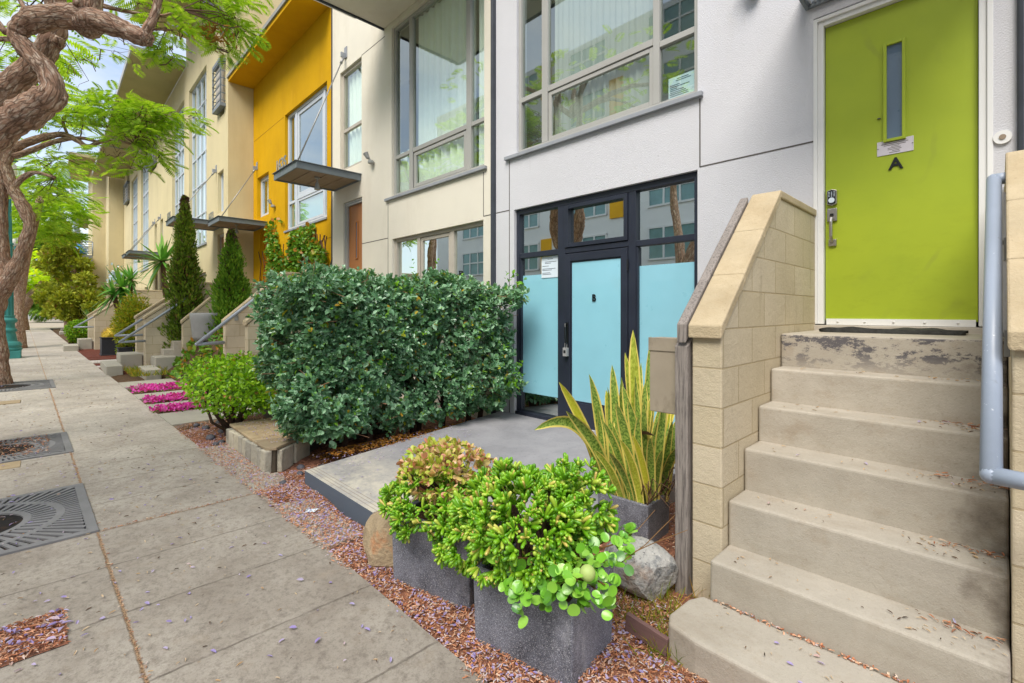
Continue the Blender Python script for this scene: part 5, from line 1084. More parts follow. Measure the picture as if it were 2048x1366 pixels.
shrub('round_bush', (-6.95, 1.84, .68), (.98, .70, .42), 6500, 'bush_leaf', .050, .030, 'bright green rounded bush with bare forked stems at the pavement edge', stems=13, base=(-6.85, 1.68, .02), flat=.7, sr=.026, shell=.42)
# small leafy shrub in the shade between bush and hedge
shrub('low_shrub', (-8.3, 2.7, .35), (.5, .5, .35), 900, 'bush_leaf', .05, .03, 'thin scrubby shrub between the round bush and the block wall', stems=9)
def cypress(base, h, r, n, m, label, lean=0.0):
    t = thing('cypress', base, label, 'cypress', 'pointed cypresses'); u = RS.uniform(0, 1, n) ** 1.15; an = RS.uniform(0, 2 * math.pi, n)
    prof = np.interp(u, [0, .06, .22, .5, .8, 1], [.55, .9, 1, .78, .42, .03]); k = 1 - np.abs(RS.normal(0, .30, n)); k = np.where(RS.uniform(size=n) < .12, RS.uniform(1, 1.28, n), k); P = np.stack((np.cos(an) * prof * r * k, np.sin(an) * prof * r * k, u * h * .985 + .06), -1)
    P[:, :2] *= (1 + .34 * np.sin(an * 5 + u * 23) * np.sin(u * 41 + an * 3))[:, None]; O = norm(np.stack((np.cos(an), np.sin(an), np.full(n, 1.0)), -1)); P[:, 0] += lean * u * h; P += np.array(base)
    b = MB(); ax = norm(O + rvec(n) * .45 + (0, 0, .35)); nr = rvec(n); s = RS.uniform(.7, 1.4, n) * np.interp(u, [0, 1], [1, .6])
    put(b, [(0, 0, 0), (.4, -.5, .1), (1, -.25, 0), (1.15, .1, 0), (.7, .5, -.1)], [(0, 1, 2, 3, 4)], frames(ax, nr), P, np.stack((.095 * s, .045 * s, .07 * s), -1)); b.build('crown', M[m], t)
    b = MB(); b.tube([base, np.array(base) + (lean * h * .5, 0, h * .5), np.array(base) + (lean * h, 0, h * .97)], [.09, .05, .01], 8, jit=.1); b.build('trunk', M['twig'], t)
    b = MB(); q = P[:n // 5]; put(b, [(0, 0, 0), (.4, -.5, .1), (1, 0, 0), (.6, .5, -.1)], [(0, 1, 2, 3)], frames(rvec(len(q)), rvec(len(q))), q * .6 + (np.array(base) + (0, 0, 0)) * 0 + np.stack((np.full(len(q), base[0]), np.full(len(q), base[1]), q[:, 2]), -1) * .4 * np.array((1, 1, 1)), np.full((len(q), 3), .12)); b.build('dead_needles', M['twig'], t)
cypress((-15.35, 2.62, .08), 4.6, .40, 15000, 'cypress_leaf', 'tall pointed cypress with brownish gaps, the nearer to the pavement', .006)
cypress((-13.1, 3.2, .55), 3.0, .40, 12000, 'cypress_light', 'shorter pointed cypress in front of the orange door')
# junipers: clumpy irregular crown
def clumpy(name, base, clumps, m, label, cat, n, L, trunk):
    t = thing(name, base, label, cat); b = MB()
    for (c, r) in clumps:
        P, O = ell_pts(c, r, n, .25); k = len(P); ax = norm(O * .8 + rvec(k) * .6 + (0, 0, .3)); s = RS.uniform(.6, 1.4, k)
        put(b, [(0, 0, 0), (.4, -.5, .1), (1, -.2, 0), (1.1, .15, 0), (.6, .5, -.1)], [(0, 1, 2, 3, 4)], frames(ax, O + rvec(k)), P, np.stack((L * s, L * .55 * s, L * s), -1))
    b.build('crown', M[m], t); b = MB()
    for tr in trunk: limb(b, tr, 9, 4)
    b.build('trunk', M['bark'], t); return t
cl = []
for k in range(70):
    u = RS.uniform(0, 1) ** 1.3; px = 143 - 27 * u + RS.uniform(-1, 1) * (58 * (1 - u) ** .8 + 6); py = 632 - 184 * u; c = at(px, py, 31 + RS.uniform(-1.6, 1.6)); cl.append((c, (RS.uniform(.3, .65), RS.uniform(.3, .65), RS.uniform(.18, .34))))
jb = at(140, 655, 31.5); jb[2] = gz(jb[0])
clumpy('juniper_tree', jb, cl, 'juniper_leaf', 'large clumpy olive green juniper below the curved balcony', 'tree', 230, .22, [[(*jb, .3), (*(jb + (0, 0, 1.4)), .26), (*(jb + (.5, .2, 3)), .2), (*(jb + (.3, 0, 6)), .08)], [(*(jb + (0, 0, 1.2)), .2), (*(jb + (-.9, .1, 2.4)), .14), (*(jb + (-1.2, 0, 4)), .05)]])
def yucca(heads, base, label, L, n=60):
    t = thing('yucca', base, label, 'yucca', 'spiky yuccas'); b = MB(); tb = MB()
    for hc, r in heads:
        hc = np.array(hc); d = rvec(n); d[:, 2] = d[:, 2] * .75 + .25; d = norm(d)
        for q in d:
            l = L * r * RS.uniform(.75, 1.05); w = .055 * r; side = norm(np.cross(q, (0, 0, 1.0)) + 1e-3); p = [hc + q * l * s + np.array((0, 0, -.22 * l * s * s * (1 - q[2]))) for s in (0, .3, .65, 1)]; o = len(b.v)
            for pp, ww in zip(p, (.5, 1, .8, .04)): b.v += [tuple(pp - side * w * ww), tuple(pp + side * w * ww)]
            for i in range(3): b.f.append((o + 2 * i, o + 2 * i + 1, o + 2 * i + 3, o + 2 * i + 2)); b.m.append(0)
        bs = np.array(base); limb(tb, [(*bs, .10), (*(bs * .6 + hc * .4 + (.05, .05, 0)), .08), (*hc, .07)], 8, 4)
    b.build('leaves', M['yucca_leaf'], t); tb.build('trunk', M['twig'], t)
h1 = at(325, 522, 16.5); b1 = at(333, 640, 16.5); b1[2] = .3
yucca([(h1, 1.0)], b1, 'tall yucca with one spiky head left of the pointed cypress', 1.12, 66)
h2 = at(243, 575, 17.5); h3 = at(262, 560, 17.8); h4 = at(228, 592, 17.2); b2 = at(252, 690, 17.5); b2[2] = gz(b2[0])
yucca([(h2, 1.0), (h3, .8), (h4, .8)], b2, 'lower yucca with several spiky heads over the far stairs', 1.0, 48)
b = MB(); P = np.array([at(232 + RS.normal(0, 7), 553 + RS.normal(0, 9), 17.6) for _ in range(160)]); leaves(b, P, rvec(160), .1, .06); mesh1(b, 'blossoms', M['paper'], at(232, 575, 17.6), 'pale creamy flower spike rising from the lower yucca', 'flowers')
def spears(name, base, n, L, w, m, label, cat, spread=.5, group=None):
    t = thing(name, base, label, cat, group); b = MB()
    for k in range(n):
        a = RS.uniform(0, 6.28); q = norm(np.array((math.cos(a) * spread * RS.uniform(.2, 1), math.sin(a) * spread * RS.uniform(.2, 1), 1))); l = L * RS.uniform(.6, 1); side = norm(np.cross(q, (0, 0, 1.0)) + 1e-3); p0 = np.array(base) + (math.cos(a) * .06, math.sin(a) * .06, 0); o = len(b.v)
        for s, ww in ((0, .6), (.4, 1), (.75, .7), (1, .05)):
            pp = p0 + q * l * s + np.array((math.cos(a), math.sin(a), -.6)) * .18 * l * s * s; b.v += [tuple(pp - side * w * ww), tuple(pp + side * w * ww)]
        for i in range(3): b.f.append((o + 2 * i, o + 2 * i + 1, o + 2 * i + 3, o + 2 * i + 2)); b.m.append(0)
    b.build('leaves', M[m], t); return t
spears('agave', (-29.5, 1.5, .9), 40, 1.1, .06, 'yucca_leaf', 'upright agave behind the clipped box bush', 'agave', .4)
shrub('box_bush', (-27.6, 1.02, .78), (.56, .56, .52), 3600, 'bush_leaf', .07, .045, 'clipped green box bush standing in two low tubs', flat=.85, shell=.2)
t_ = shrub('yellow_shrub', (-19.2, 1.95, 1.15), (.65, .55, 1.0), 5200, 'aspar_leaf', .13, .02, 'feathery yellow green shrub in front of the first block wall', shell=.5)
b = MB(); b.ball((-21.3, 1.62, .80), .33, 16, sq=(1, 1, .8), jit=.06); ct = thing('barrel_cactus', (-21.3, 1.62, .70), 'yellow barrel cactus bulging from a square black pot', 'cactus'); b.build('body', M['cactus'], ct)
b = MB(); P, O = ell_pts((-21.3, 1.62, .80), (.34, .34, .28), 900, .03); put(b, [(0, -.5, 0), (1, 0, 0), (0, .5, 0)], [(0, 1, 2)], frames(norm(O + rvec(900) * .5), rvec(900)), P, np.tile((.07, .012, .01), (900, 1))); b.build('spines', M['cactus'], ct)
# climbing ivy on the yellow wall
iv = thing('ivy', (-12.8, 4.55, .3), 'green climbing ivy spreading over the lower yellow wall under its window', 'ivy'); n = 5200
x = RS.uniform(-14.85, -10.75, n); z = 1.8 + 2.4 * RS.beta(1.6, 1.6, n); den = lump(np.stack((x, x * 0, z), -1) * np.array((1.3, 1, 1.5)) + 1.1, 1.0, 1.0)
den = np.sin(x * 2.3 + 1) * np.sin(z * 3.1) + .5 * np.sin(x * 5.3 + z * 4) ; cut = (den > -.38 + .45 * np.maximum(0, z - 3.2)) & ~((x > -13.6) & (z > 3.68 + .0 * x)) | ((x < -14.2) & (z < 4.3) & (RS.uniform(size=n) < .7))
x, z = x[cut], z[cut]; P = np.stack((x, 4.585 - np.abs(RS.normal(0, .035, len(x))), z), -1)
b = MB(); leaves(b, P, np.tile((0, -1, .35), (len(x), 1)), .10, .085, tv=RND_V, tf=RND_F); b.build('foliage', M['ivy_leaf'], iv)
b = MB()
for k in range(90):
    x0 = RS.uniform(-14.8, -10.8); p = [np.array((x0, 4.59, .4))]
    for j in range(7): p.append(p[-1] + (RS.normal(0, .22), 0, RS.uniform(.25, .55)))
    p = [q for q in p if q[2] < 3.7 or q[0] < -13.6]; 
    if len(p) > 1: b.tube(p, .012, 5)
b.build('vines', M['twig'], iv)
# ---- snake plant
sp = thing('snake_plant', (PC[0], PC[1], .2), 'tall snake plant with yellow edged sword leaves standing in the planter by the post', 'plant'); b = MB(); b.uv = []
tips = [*[(1203 + 9.2 * q + RS.uniform(-4, 4), RS.uniform(730, 905), RS.uniform(3.3, 3.75), RS.uniform(.05, .068)) for q in range(17)], (1266, 660, 3.5, .085), (1302, 672, 3.75, .06), (1178, 748, 3.45, .075), (1224, 730, 3.5, .07), (1243, 755, 3.6, .07), (1118, 764, 3.35, .07), (1132, 822, 3.25, .085), (1069, 860, 3.15, .085), (1256, 800, 3.35, .075), (1290, 765, 3.65, .07), (1336, 800, 3.7, .065),
        (1354, 838, 3.6, .07), (1357, 895, 3.45, .08), (1205, 842, 3.3, .06), (1276, 832, 3.3, .06), (1318, 835, 3.5, .06), (1232, 806, 3.3, .08), (1300, 875, 3.25, .06), (1187, 900, 3.3, .055), (1250, 705, 3.65, .06), (1212, 780, 3.6, .07), (1282, 725, 3.7, .065), (1265, 870, 3.25, .05), (1240, 880, 3.22, .06), (1325, 900, 3.3, .05), (1310, 760, 3.8, .06), (1345, 770, 3.8, .06), (1225, 850, 3.4, .06), (1195, 815, 3.5, .05), (1270, 775, 3.55, .07), (1335, 870, 3.6, .05), (1287, 800, 3.4, .06), (1218, 905, 3.22, .05), (1245, 770, 3.45, .075)]
for i, (px, py, d_, w) in enumerate(tips):
    tip = at(px, py, d_); f = i / len(tips); bp = np.array((PC[0] + np.clip((tip[0] - PC[0]) * .9 + RS.uniform(-.05, .05), -.18, .185), PC[1] + np.clip((tip[1] - PC[1]) * .4 + RS.uniform(-.06, .06), -.13, .13), .2)); mid = np.array((*(bp[:2] * .8 + tip[:2] * .2), .2 + (tip[2] - .2) * (.55 if py < 850 or px > 1150 else 1.25))) + RS.normal(0, .02, 3) * (1, 1, 0)
    n = 16; w *= 1.12; tw = RS.uniform(-.7, .7); o = len(b.v); fa = None
    for k in range(n + 1):
        s = k / n; p = (1 - s) ** 2 * bp + 2 * s * (1 - s) * mid + s * s * tip; T = norm((mid - bp) * (1 - s) + (tip - mid) * s); sd = norm(np.cross(T, np.array((-SN, CS, -.25)))); nn = np.cross(T, sd); an = tw * (s - .3) * 1.4 + .25 * math.sin(7 * s + i); sd2 = sd * math.cos(an) + nn * math.sin(an); nn2 = np.cross(T, sd2)
        ww = w * .5 * float(np.interp(s, [0, .2, .55, .8, .93, 1], [.7, .82, 1, .82, .45, .03]))
        for u, lift in ((-1, .22), (-.4, 0), (.4, 0), (1, .22)): b.v.append(tuple(p + sd2 * ww * u + nn2 * ww * lift)); b.uv.append(((u + 1) / 2, s * 1.2 * (1 + .0 * i)))
    for k in range(n):
        for j in range(3): a = o + 4 * k + j; b.f.append((a, a + 1, a + 5, a + 4)); b.m.append(0)
b.build('leaves', M['snake_leaf'], sp, smooth=True)
b = MB()
for k in range(26):
    p = np.array((PC[0] + RS.uniform(.0, .22), PC[1] + RS.uniform(-.16, .16), .2)); e = p + np.array((RS.uniform(-.05, .3), RS.uniform(-.2, .1), RS.uniform(.02, .3))); b.tube([p, (p + e) / 2 + (0, 0, .12), e], [.004, .004, .002], 4)
b.build('dry_stalks', M['twig'], sp); b = MB(); leaves(b, np.array([at(1278 + RS.normal(0, 6), 880 + RS.normal(0, 12), 3.45) for _ in range(2)]), np.tile((-.2, -.6, -.4), (2, 1)), .15, .06); b.build('dead_leaves', M['twig'], sp)
# ---- succulents in the two near planters
FN, FR = 6, [(0, .25), (.35, .46), (.75, .5), (.95, .38), (1.0, .12)]
FING_V = [(t, r * math.cos(2 * math.pi * j / FN), r * .85 * math.sin(2 * math.pi * j / FN)) for t, r in FR for j in range(FN)]; FING_F = [(i * FN + j, i * FN + (j + 1) % FN, (i + 1) * FN + (j + 1) % FN, (i + 1) * FN + j) for i in range(len(FR) - 1) for j in range(FN)] + [tuple((len(FR) - 1) * FN + j for j in range(FN))]
def rosettes(b, P, O, k, L, Wd, tv, tf, spread=1.0):
    n = len(P); ax = norm(np.repeat(O, k, 0) * .75 + rvec(n * k) * spread * .8); nr = rvec(n * k); T = np.repeat(P, k, 0) + ax * L * .12; s = RS.uniform(.65, 1.15, n * k) * np.repeat(RS.uniform(.65, 1.25, n), k); put(b, tv, tf, frames(ax, nr), T, np.stack((L * s, Wd * s, Wd * s), -1))
def dome(c, r, n, shell=.16, zmin=None):
    P, O = ell_pts(c, r, n, shell); k = P[:, 2] > (zmin if zmin is not None else -9); return P[k], O[k]
j2 = thing('finger_jade', (PB[0], PB[1], .26), 'bright green finger jade filling the front of the nearest charcoal planter', 'plant'); b = MB()
P, O = dome((-1.71, 1.75, .50), (.37, .31, .26), 370, .2, .27); P += O * (.05 * lump(P, 9))[:, None]; rosettes(b, P, O, 12, .060, .0185, FING_V, FING_F, .75); P, O = dome((-1.52, 1.95, .62), (.20, .16, .19), 70, .2); rosettes(b, P, O, 12, .052, .0185, FING_V, FING_F)
P, O = dome((-2.02, 1.62, .38), (.14, .16, .14), 50, .16); rosettes(b, P, O, 12, .05, .018, FING_V, FING_F); b.build('leaves', M['gollum'], j2, smooth=True)
b = MB()
for k in range(26):
    e = np.array((-1.70, 1.75, .5)) + rvec(1)[0] * (.33, .25, .2); e[2] = max(e[2], .35); b.tube([(PB[0] + RS.normal(0, .08), PB[1] + RS.normal(0, .05), .24), e * .5 + np.array((PB[0], PB[1], .3)) * .5, e], [.016, .013, .007], 6)
b.build('stems', M['dark_stem'], j2)
j1 = thing('pink_jade', (PA[0], PA[1], .33), 'pink tipped jade plant overflowing the charcoal planter by the patio step', 'plant'); b = MB()
P, O = dome((-2.40, 1.76, .62), (.34, .28, .16), 260, .22, .5); rosettes(b, P, O, 10, .044, .028, RND_V, RND_F); b.build('pink_leaves', M['jade_pink'], j1)
b = MB(); P, O = dome((-2.42, 1.66, .45), (.34, .26, .2), 210, .2, .25); P = P[P[:, 2] < .66]; rosettes(b, P, norm(P - np.array((-2.42, 1.75, .35))), 11, .05, .0165, FING_V, FING_F); b.build('green_leaves', M['gollum'], j1, smooth=True)
b = MB()
for k in range(22):
    e = np.array((-2.4, 1.75, .6)) + rvec(1)[0] * (.28, .22, .14); b.tube([(PA[0] + RS.normal(0, .07), PA[1] + RS.normal(0, .05), .31), e * .5 + np.array((PA[0], PA[1], .42)) * .5, e], [.014, .011, .006], 6)
b.build('stems', M['dark_stem'], j1)
rl = thing('round_leaf_plant', (PB[0] + .15, PB[1] - .05, .26), 'glossy round leaved trailing plant hanging over the right corner of the nearest planter', 'plant'); b = MB(); st_ = MB(); P_, O_ = [], []
root = np.array((PB[0] + .10, PB[1] + .02, .28))
for (px, py, d_) in [(1030, 1150, 2.15), (1010, 1115, 2.25), (1060, 1180, 2.08), (1100, 1200, 2.03), (1120, 1130, 2.12), (1045, 1195, 2.05), (1150, 1180, 2.02), (1170, 1100, 2.25), (1210, 1170, 2.05), (1225, 1125, 2.15), (1195, 1065, 2.35), (1160, 1060, 2.4), (1240, 1085, 2.3), (1130, 1075, 2.35), (1215, 1200, 2.0), (1085, 1120, 2.2), (1100, 1160, 2.08), (1180, 1195, 2.0), (1250, 1110, 2.25), (1140, 1105, 2.2), (1075, 1085, 2.35), (1200, 1100, 2.2), (1110, 1090, 2.3), (1185, 1135, 2.1), (1255, 1065, 2.4), (1020, 1180, 2.1), (1145, 1150, 2.06)]:
    e = at(px, py, d_); o = norm(e - root - np.array((0, 0, -.08)) + np.array((.1, -.25, .35))); st_.tube([root, (root + e) / 2 + (0, 0, .05), e], [.006, .005, .003], 5)
    m_ = 12; P_.append(e + RS.normal(0, .026, (m_, 3))); O_.append(np.tile(o, (m_, 1)))
P_, O_ = np.concatenate(P_), np.concatenate(O_); n = len(P_); ax = norm(rvec(n) + O_ * .35); put(b, DISC_V, DISC_F, frames(ax, norm(O_ + (0, -.3, .6) + rvec(n) * .5)), P_, np.stack((.050 * RS.uniform(.6, 1.2, n),) * 2 + (np.full(n, .05),), -1)); b.build('leaves', M['round_leaf'], rl, smooth=True)
for pts in ([at(1235, 1130, 2.2), at(1290, 1090, 2.25), at(1350, 1030, 2.35)], [at(1240, 1080, 2.35), at(1275, 1060, 2.4), at(1310, 1020, 2.45)], [at(1255, 1110, 2.25), at(1310, 1085, 2.3), at(1375, 1060, 2.35)]): st_.tube(pts, [.003, .0025, .0015], 4)
st_.build('stems', M['green_stem'], rl)
c = at(1175, 1146, 2.02); b = MB(); b.ball(c, .034, 18); mesh1(b, 'fruit', surf('fruit', lin(170, 190, 110), .5, (8, .08)), c, 'single pale green round fruit among the glossy round leaves', 'fruit', smooth=True)
# ---------------------------------------------------------------- loose stuff on the ground
def flat_bits(name, xy, zf, L, Wd, m, tilt=.35, lift=.004, tv=LEAF_V, tf=LEAF_F):
    n = len(xy); P = np.array([(x, y, zf(x, y) + lift) for x, y in xy]); P[:, 2] += RS.uniform(0, .008, n); a = RS.uniform(0, 6.28, n); ax = np.stack((np.cos(a), np.sin(a), RS.normal(0, tilt * .5, n)), -1); nr = norm(np.stack((RS.normal(0, tilt, n), RS.normal(0, tilt, n), np.ones(n)), -1)); s = RS.uniform(.5, 1.3, n)
    b = MB(); put(b, tv, tf, frames(ax, nr), P, np.stack((L * s, Wd * s, L * s), -1)); return kind(b.build(name, M[m]), 'stuff')
def inpatio(x, y): return (-4.53 < x < -3.19 and y > 1.68) or (-4.95 < x < -1.9 and y > 2.25 and x > -4.9 + 0) or (-6.52 < x < -4.95 and 1.53 < y < 2.35)
def scatter(n, x0, x1, y0, y1, ok=None): 
    out = []
    while len(out) < n:
        x, y = RS.uniform(x0, x1), RS.uniform(y0, y1)
        if ok is None or ok(x, y): out.append((x, y))
    return out
edge = lambda x, y: y > 1.43 + sk(x) - abs(RS.normal(0, .02)) and not inpatio(x, y) and not (-1.2 < x and y > 2.13)
near = scatter(23000, -4.6, -.9, 1.3, 2.5, edge) + scatter(11000, -8.0, -4.4, 1.15, 2.3, edge) + scatter(3500, -2.3, -1.25, 2.4, 4.3)
bedc = lambda x, y: max(bedz(x, y), gz(x) - .002) if (-6.5 < x < -3.15 and y < 1.64) else bedz(x, y)
flat_bits('mulch_chips', near, bedc, .020, .0052, 'chip', .5, .006, [(0, -.5, 0), (1, -.3, .1), (1, .4, .05), (0, .5, .1)], [(0, 1, 2, 3)])
flat_bits('mulch_chips', scatter(2600, -3.5, -3.14, -.75, .06, None), lambda x, y: gz(x) + .004, .026, .006, 'chip', .4, .006)
flat_bits('mulch_chips', scatter(3200, -5.3, -4.62, 2.05, 4.5), lambda x, y: .15 if x > -4.9 else gz(x) + .02, .032, .012, 'dead_leaf', .4)
flat_bits('mulch_chips', scatter(900, -8.4, -7.4, -.9, .0), lambda x, y: gz(x) + .012, .03, .008, 'chip', .4)
g = lambda x, y: gz(x)
flat_bits('fallen_blossom', scatter(2400, -4.6, -1.0, 1.35, 2.2, edge) + scatter(900, -7.6, -3.2, 1.2, 1.8, edge), bedc, .022, .010, 'petal', .5, .012)
flat_bits('fallen_blossom', scatter(420, -4.9, -4.2, 1.9, 3.6), lambda x, y: .135 + .024 * (y - 1.7), .016, .008, 'petal', .3, .004)
flat_bits('fallen_blossom', scatter(420, -6.4, -5.15, 1.62, 2.2), lambda x, y: .258, .018, .009, 'petal', .3, .003)
flat_bits('mulch_chips', scatter(260, -6.4, -5.15, 1.62, 2.25), lambda x, y: .258, .018, .005, 'chip', .3, .003)
flat_bits('fallen_blossom', scatter(60, -4.3, -3.3, 1.8, 3.0), lambda x, y: .135 + .024 * (y - 1.7), .022, .012, 'petal', .3, .004)
flat_bits('fallen_blossom', scatter(210, -6.5, -1.8, -.7, 1.25) + scatter(160, -20, -6.5, -.9, 1.0), g, .034, .013, 'petal', .35, .005)
flat_bits('fallen_blossom', scatter(130, -3.5, -3.14, -.75, .06), g, .045, .017, 'petal', .4, .018)
flat_bits('fallen_blossom', scatter(60, -8.6, -4.6, -.9, .1), g, .034, .013, 'petal', .35, .012)
flat_bits('leaf_litter', scatter(420, -7, -1.6, -.8, 1.3) + scatter(500, -22, -7, -.9, .9), g, .030, .006, 'litter', .25, .004)
flat_bits('leaf_litter', [(x, .378 + sk(x) + RS.normal(0, .006)) for x in RS.uniform(-14, -1.2, 420)] + [(-4.551 + RS.normal(0, .009), y) for y in RS.uniform(.25, 1.25, 120)], g, .018, .005, 'chip', .3, .004)
zs = lambda y: .085 if y < 2.5 else .285 if y < 2.745 else .535 if y < 2.985 else .782 if y < 3.225 else 1.005 if y < 3.46 else 1.222 if y < 3.67 else 1.45
def onst(x, y): return all(abs(y - q) > .03 for q in (2.51, 2.755, 2.995, 3.235, 3.47, 3.68))
flat_bits('leaf_litter', scatter(110, -1.0, -.05, 2.17, 3.66, onst) + scatter(160, -.30, .01, 2.2, 3.66, onst), lambda x, y: zs(y), .024, .005, 'litter', .2, .003)
flat_bits('leaf_litter', [(RS.uniform(-.22, .02), q + RS.uniform(-.09, -.03)) for q in (2.51, 2.755, 2.995, 3.235, 3.47) for _ in range(32)], lambda x, y: zs(y), .03, .006, 'chip', .3, .006)
flat_bits('fallen_blossom', scatter(12, -1.0, -.1, 2.17, 3.4, onst), lambda x, y: zs(y), .03, .012, 'petal', .3, .004)
flat_bits('leaf_litter', [(RS.uniform(-1.05, -.05), 2.50 - abs(RS.normal(0, .006))) for _ in range(220)], lambda x, y: .085, .018, .008, 'chip', .5, .003)
# grass tufts and ground cover
def blades(name, xy, zf, L, w, m):
    n = len(xy); P = np.array([(x, y, zf(x, y)) for x, y in xy]); ax = norm(np.stack((RS.normal(0, .6, n), RS.normal(0, .6, n), np.ones(n)), -1)); b = MB(); s = RS.uniform(.4, 1.2, n); put(b, [(0, -.5, 0), (.6, -.4, .05), (1, 0, .2), (.6, .4, .05), (0, .5, 0)], [(0, 1, 3, 4), (1, 2, 3)], frames(ax, rvec(n)), P, np.stack((L * s, np.full(n, w), L * s), -1)); return kind(b.build(name, M[m]), 'stuff')
blades('grass', [(q[0] + RS.normal(0, .05), q[1] + RS.normal(0, .05)) for q in scatter(26, -1.55, -1.1, 2.1, 2.75) for _ in range(22)], bedz, .13, .004, 'grass')
xy = scatter(1500, -14.3, -10.5, 2.0, 3.9); P = np.array([(x, y, garz(x, y) + .02) for x, y in xy]); P = P[lump(P, 1.3, 3) > -.15]; b = MB(); leaves(b, P, np.tile((0, -.3, 1), (len(P), 1)), .12, .09, tv=RND_V, tf=RND_F); kind(b.build('ground_cover', M['ivy_leaf']), 'stuff')
blades('grass', scatter(2600, -9.2, -7.0, 2.6, 3.6), lambda x, y: gz(x) + .02, .12, .006, 'grass')
blades('grass', scatter(700, -14.9, -13.2, 1.3, 2.0), lambda x, y: gz(x) + .1, .14, .012, 'grass')
for k, (x0, x1) in enumerate(((-9.42, -8.95), (-10.55, -9.95), (-12.2, -11.3))):
    n = (900, 1500, 1400)[k]; xy = [(x + RS.normal(0, .05), y + RS.normal(0, .06)) for x, y in scatter(n, x0, x1, 1.22, 2.12)]; P = np.array([(x, y, gz(x) + .018 + RS.uniform(0, .03)) for x, y in xy]); P = P[(lump(P, 3.3, k) > -.35) & (RS.uniform(size=len(P)) < .85)]; n = len(P); b = MB(); leaves(b, P, np.tile((0, -.3, 1), (n, 1)), .045, .034, tv=RND_V, tf=RND_F); kind(b.build('magenta_ground_cover', M['magenta']), 'stuff')
    b = MB(); leaves(b, P[::4] - (0, 0, .03), np.tile((0, 0, 1), (len(P[::4]), 1)), .05, .03); kind(b.build('ground_cover', M['ivy_leaf']), 'stuff')
# ---------------------------------------------------------------- jacarandas
PIN = 9
def frond_tmpl():
    V, F = [], []
    for i in range(PIN):
        t = .12 + .88 * i / PIN; zt = -.22 * t * t; l = .36 * math.sin(math.pi * (.18 + .78 * t)) + .05
        for s in (-1, 1):
            o = len(V); x2 = t + l * .55; V += [(t, 0, zt), (t + l * .22 - .03, s * l * .48, zt - .02), (x2, s * l, zt - .09), (t + l * .32 + .04, s * l * .45, zt - .02)]; F.append((o, o + 1, o + 2, o + 3))
    o = len(V); V += [(0, -.006, 0), (1, 0, -.22), (0, .006, 0)]; F.append((o, o + 1, o + 2)); return V, F
FRV, FRF = frond_tmpl()
def crown(t, clusters, m, L, twig=True, droop=.1, src=None):
    """clusters: (centre, radii, number of fronds); each frond hangs from a fine twig"""
    b, tw = MB(), MB()
    for c, r, n in clusters:
        c = np.array(c, float); d = rvec(n); P = c + d * np.array(r) * (RS.uniform(0, 1, n) ** .5)[:, None]; out = norm(P - c + RS.normal(0, .25, (n, 3)) * np.array(r)); ax = norm(out * np.array((1, 1, .35)) + rvec(n) * .45 + (0, 0, -droop)); nr = norm(np.tile((0, 0, 1.0), (n, 1)) + rvec(n) * .4); s = L * RS.uniform(.65, 1.25, n); put(b, FRV, FRF, frames(ax, nr), P, np.stack((s, s, s), -1))
        if twig:
            k = max(2, n // 6); hubs = c + rvec(k) * np.array(r) * .5
            for h in hubs:
                s0 = c + RS.normal(0, .08, 3) if src is None or RS.uniform() < .6 else min(src, key=lambda q: np.linalg.norm(np.array(q) - h)); md = (np.array(s0) + h) / 2 + RS.normal(0, .08, 3); tw.tube([s0, md, h], [.009, .007, .004], 4)
            for p in P[::2]:
                h = hubs[np.argmin(np.linalg.norm(hubs - p, axis=1))]; tw.tube([h, (h + p) / 2 + RS.normal(0, .04, 3), p], [.0045, .0035, .002], 3)
    b.build('crown', M[m], t)
    if twig: tw.build('twigs', M['twig'], t)
def pl(d, *pts):
    out = []
    for i, p in enumerate(pts):
        q0, q1 = pts[max(0, i - 1)], pts[min(len(pts) - 1, i + 1)]; h = abs(q1[0] - q0[0]) / (math.hypot(q1[0] - q0[0], q1[1] - q0[1]) + 1e-6); a = (p[0] - 1024) / FPX; dd = p[3] if len(p) > 3 else d
        out.append((*at(p[0], p[1], dd), p[2] * dd / FPX / (1 + (1 - h) * (math.sqrt(1 + a * a) - 1))))
    return out
JG = 'jacaranda trees along the kerb'
# leaning jacaranda whose limbs cross the top left corner
T2 = thing('jacaranda_tree', (-8.0, -.55, .035), 'jacaranda with thick twisted limb crossing the top left corner over the pavement', 'tree', JG); b = MB()
B0 = (-8.05, -.55, 0)
L1 = limb(b, [(-8.1, -.64, -.05, .27), (-8.1, -.68, .22, .18), (-8.15, -.76, 1.0, .16), (-8.18, -.82, 2.0, .17), *pl(5.2, (-70, 335, 32, 5.25), (0, 262, 31, 5.2), (44, 232, 31), (84, 205, 30), (106, 184, 25)), *pl(5.2, (94, 142, 20), (66, 112, 19.5), (44, 88, 19), (34, 68, 20), (52, 48, 22), (88, 36, 23), (142, 33, 23.5), (196, 42, 22), (240, 56, 19), (276, 72, 17), (292, 78, 14))], 16, 8, .05)
L2 = limb(b, pl(5.7, (-120, 330, 34, 5.5), (-50, 240, 32), (0, 190, 30), (34, 160, 26), (72, 128, 25), (96, 92, 24), (112, 60, 23), (110, 20, 22), (112, -40, 22), (130, -160, 20), (180, -320, 15)), 14, 7, .05)
b.tube([L1[30][:3], (-8.2, -.85, 2.3)], .12, 8)
limb(b, pl(5.25, (176, 44, 18), (182, 16, 23), (184, -20, 22), (196, -90, 19), (240, -200, 14), (300, -330, 8)), 12, 6); limb(b, pl(5.3, (284, 76, 10), (300, 50, 10), (312, 20, 9), (322, -20, 8), (350, -90, 5)), 10, 5)
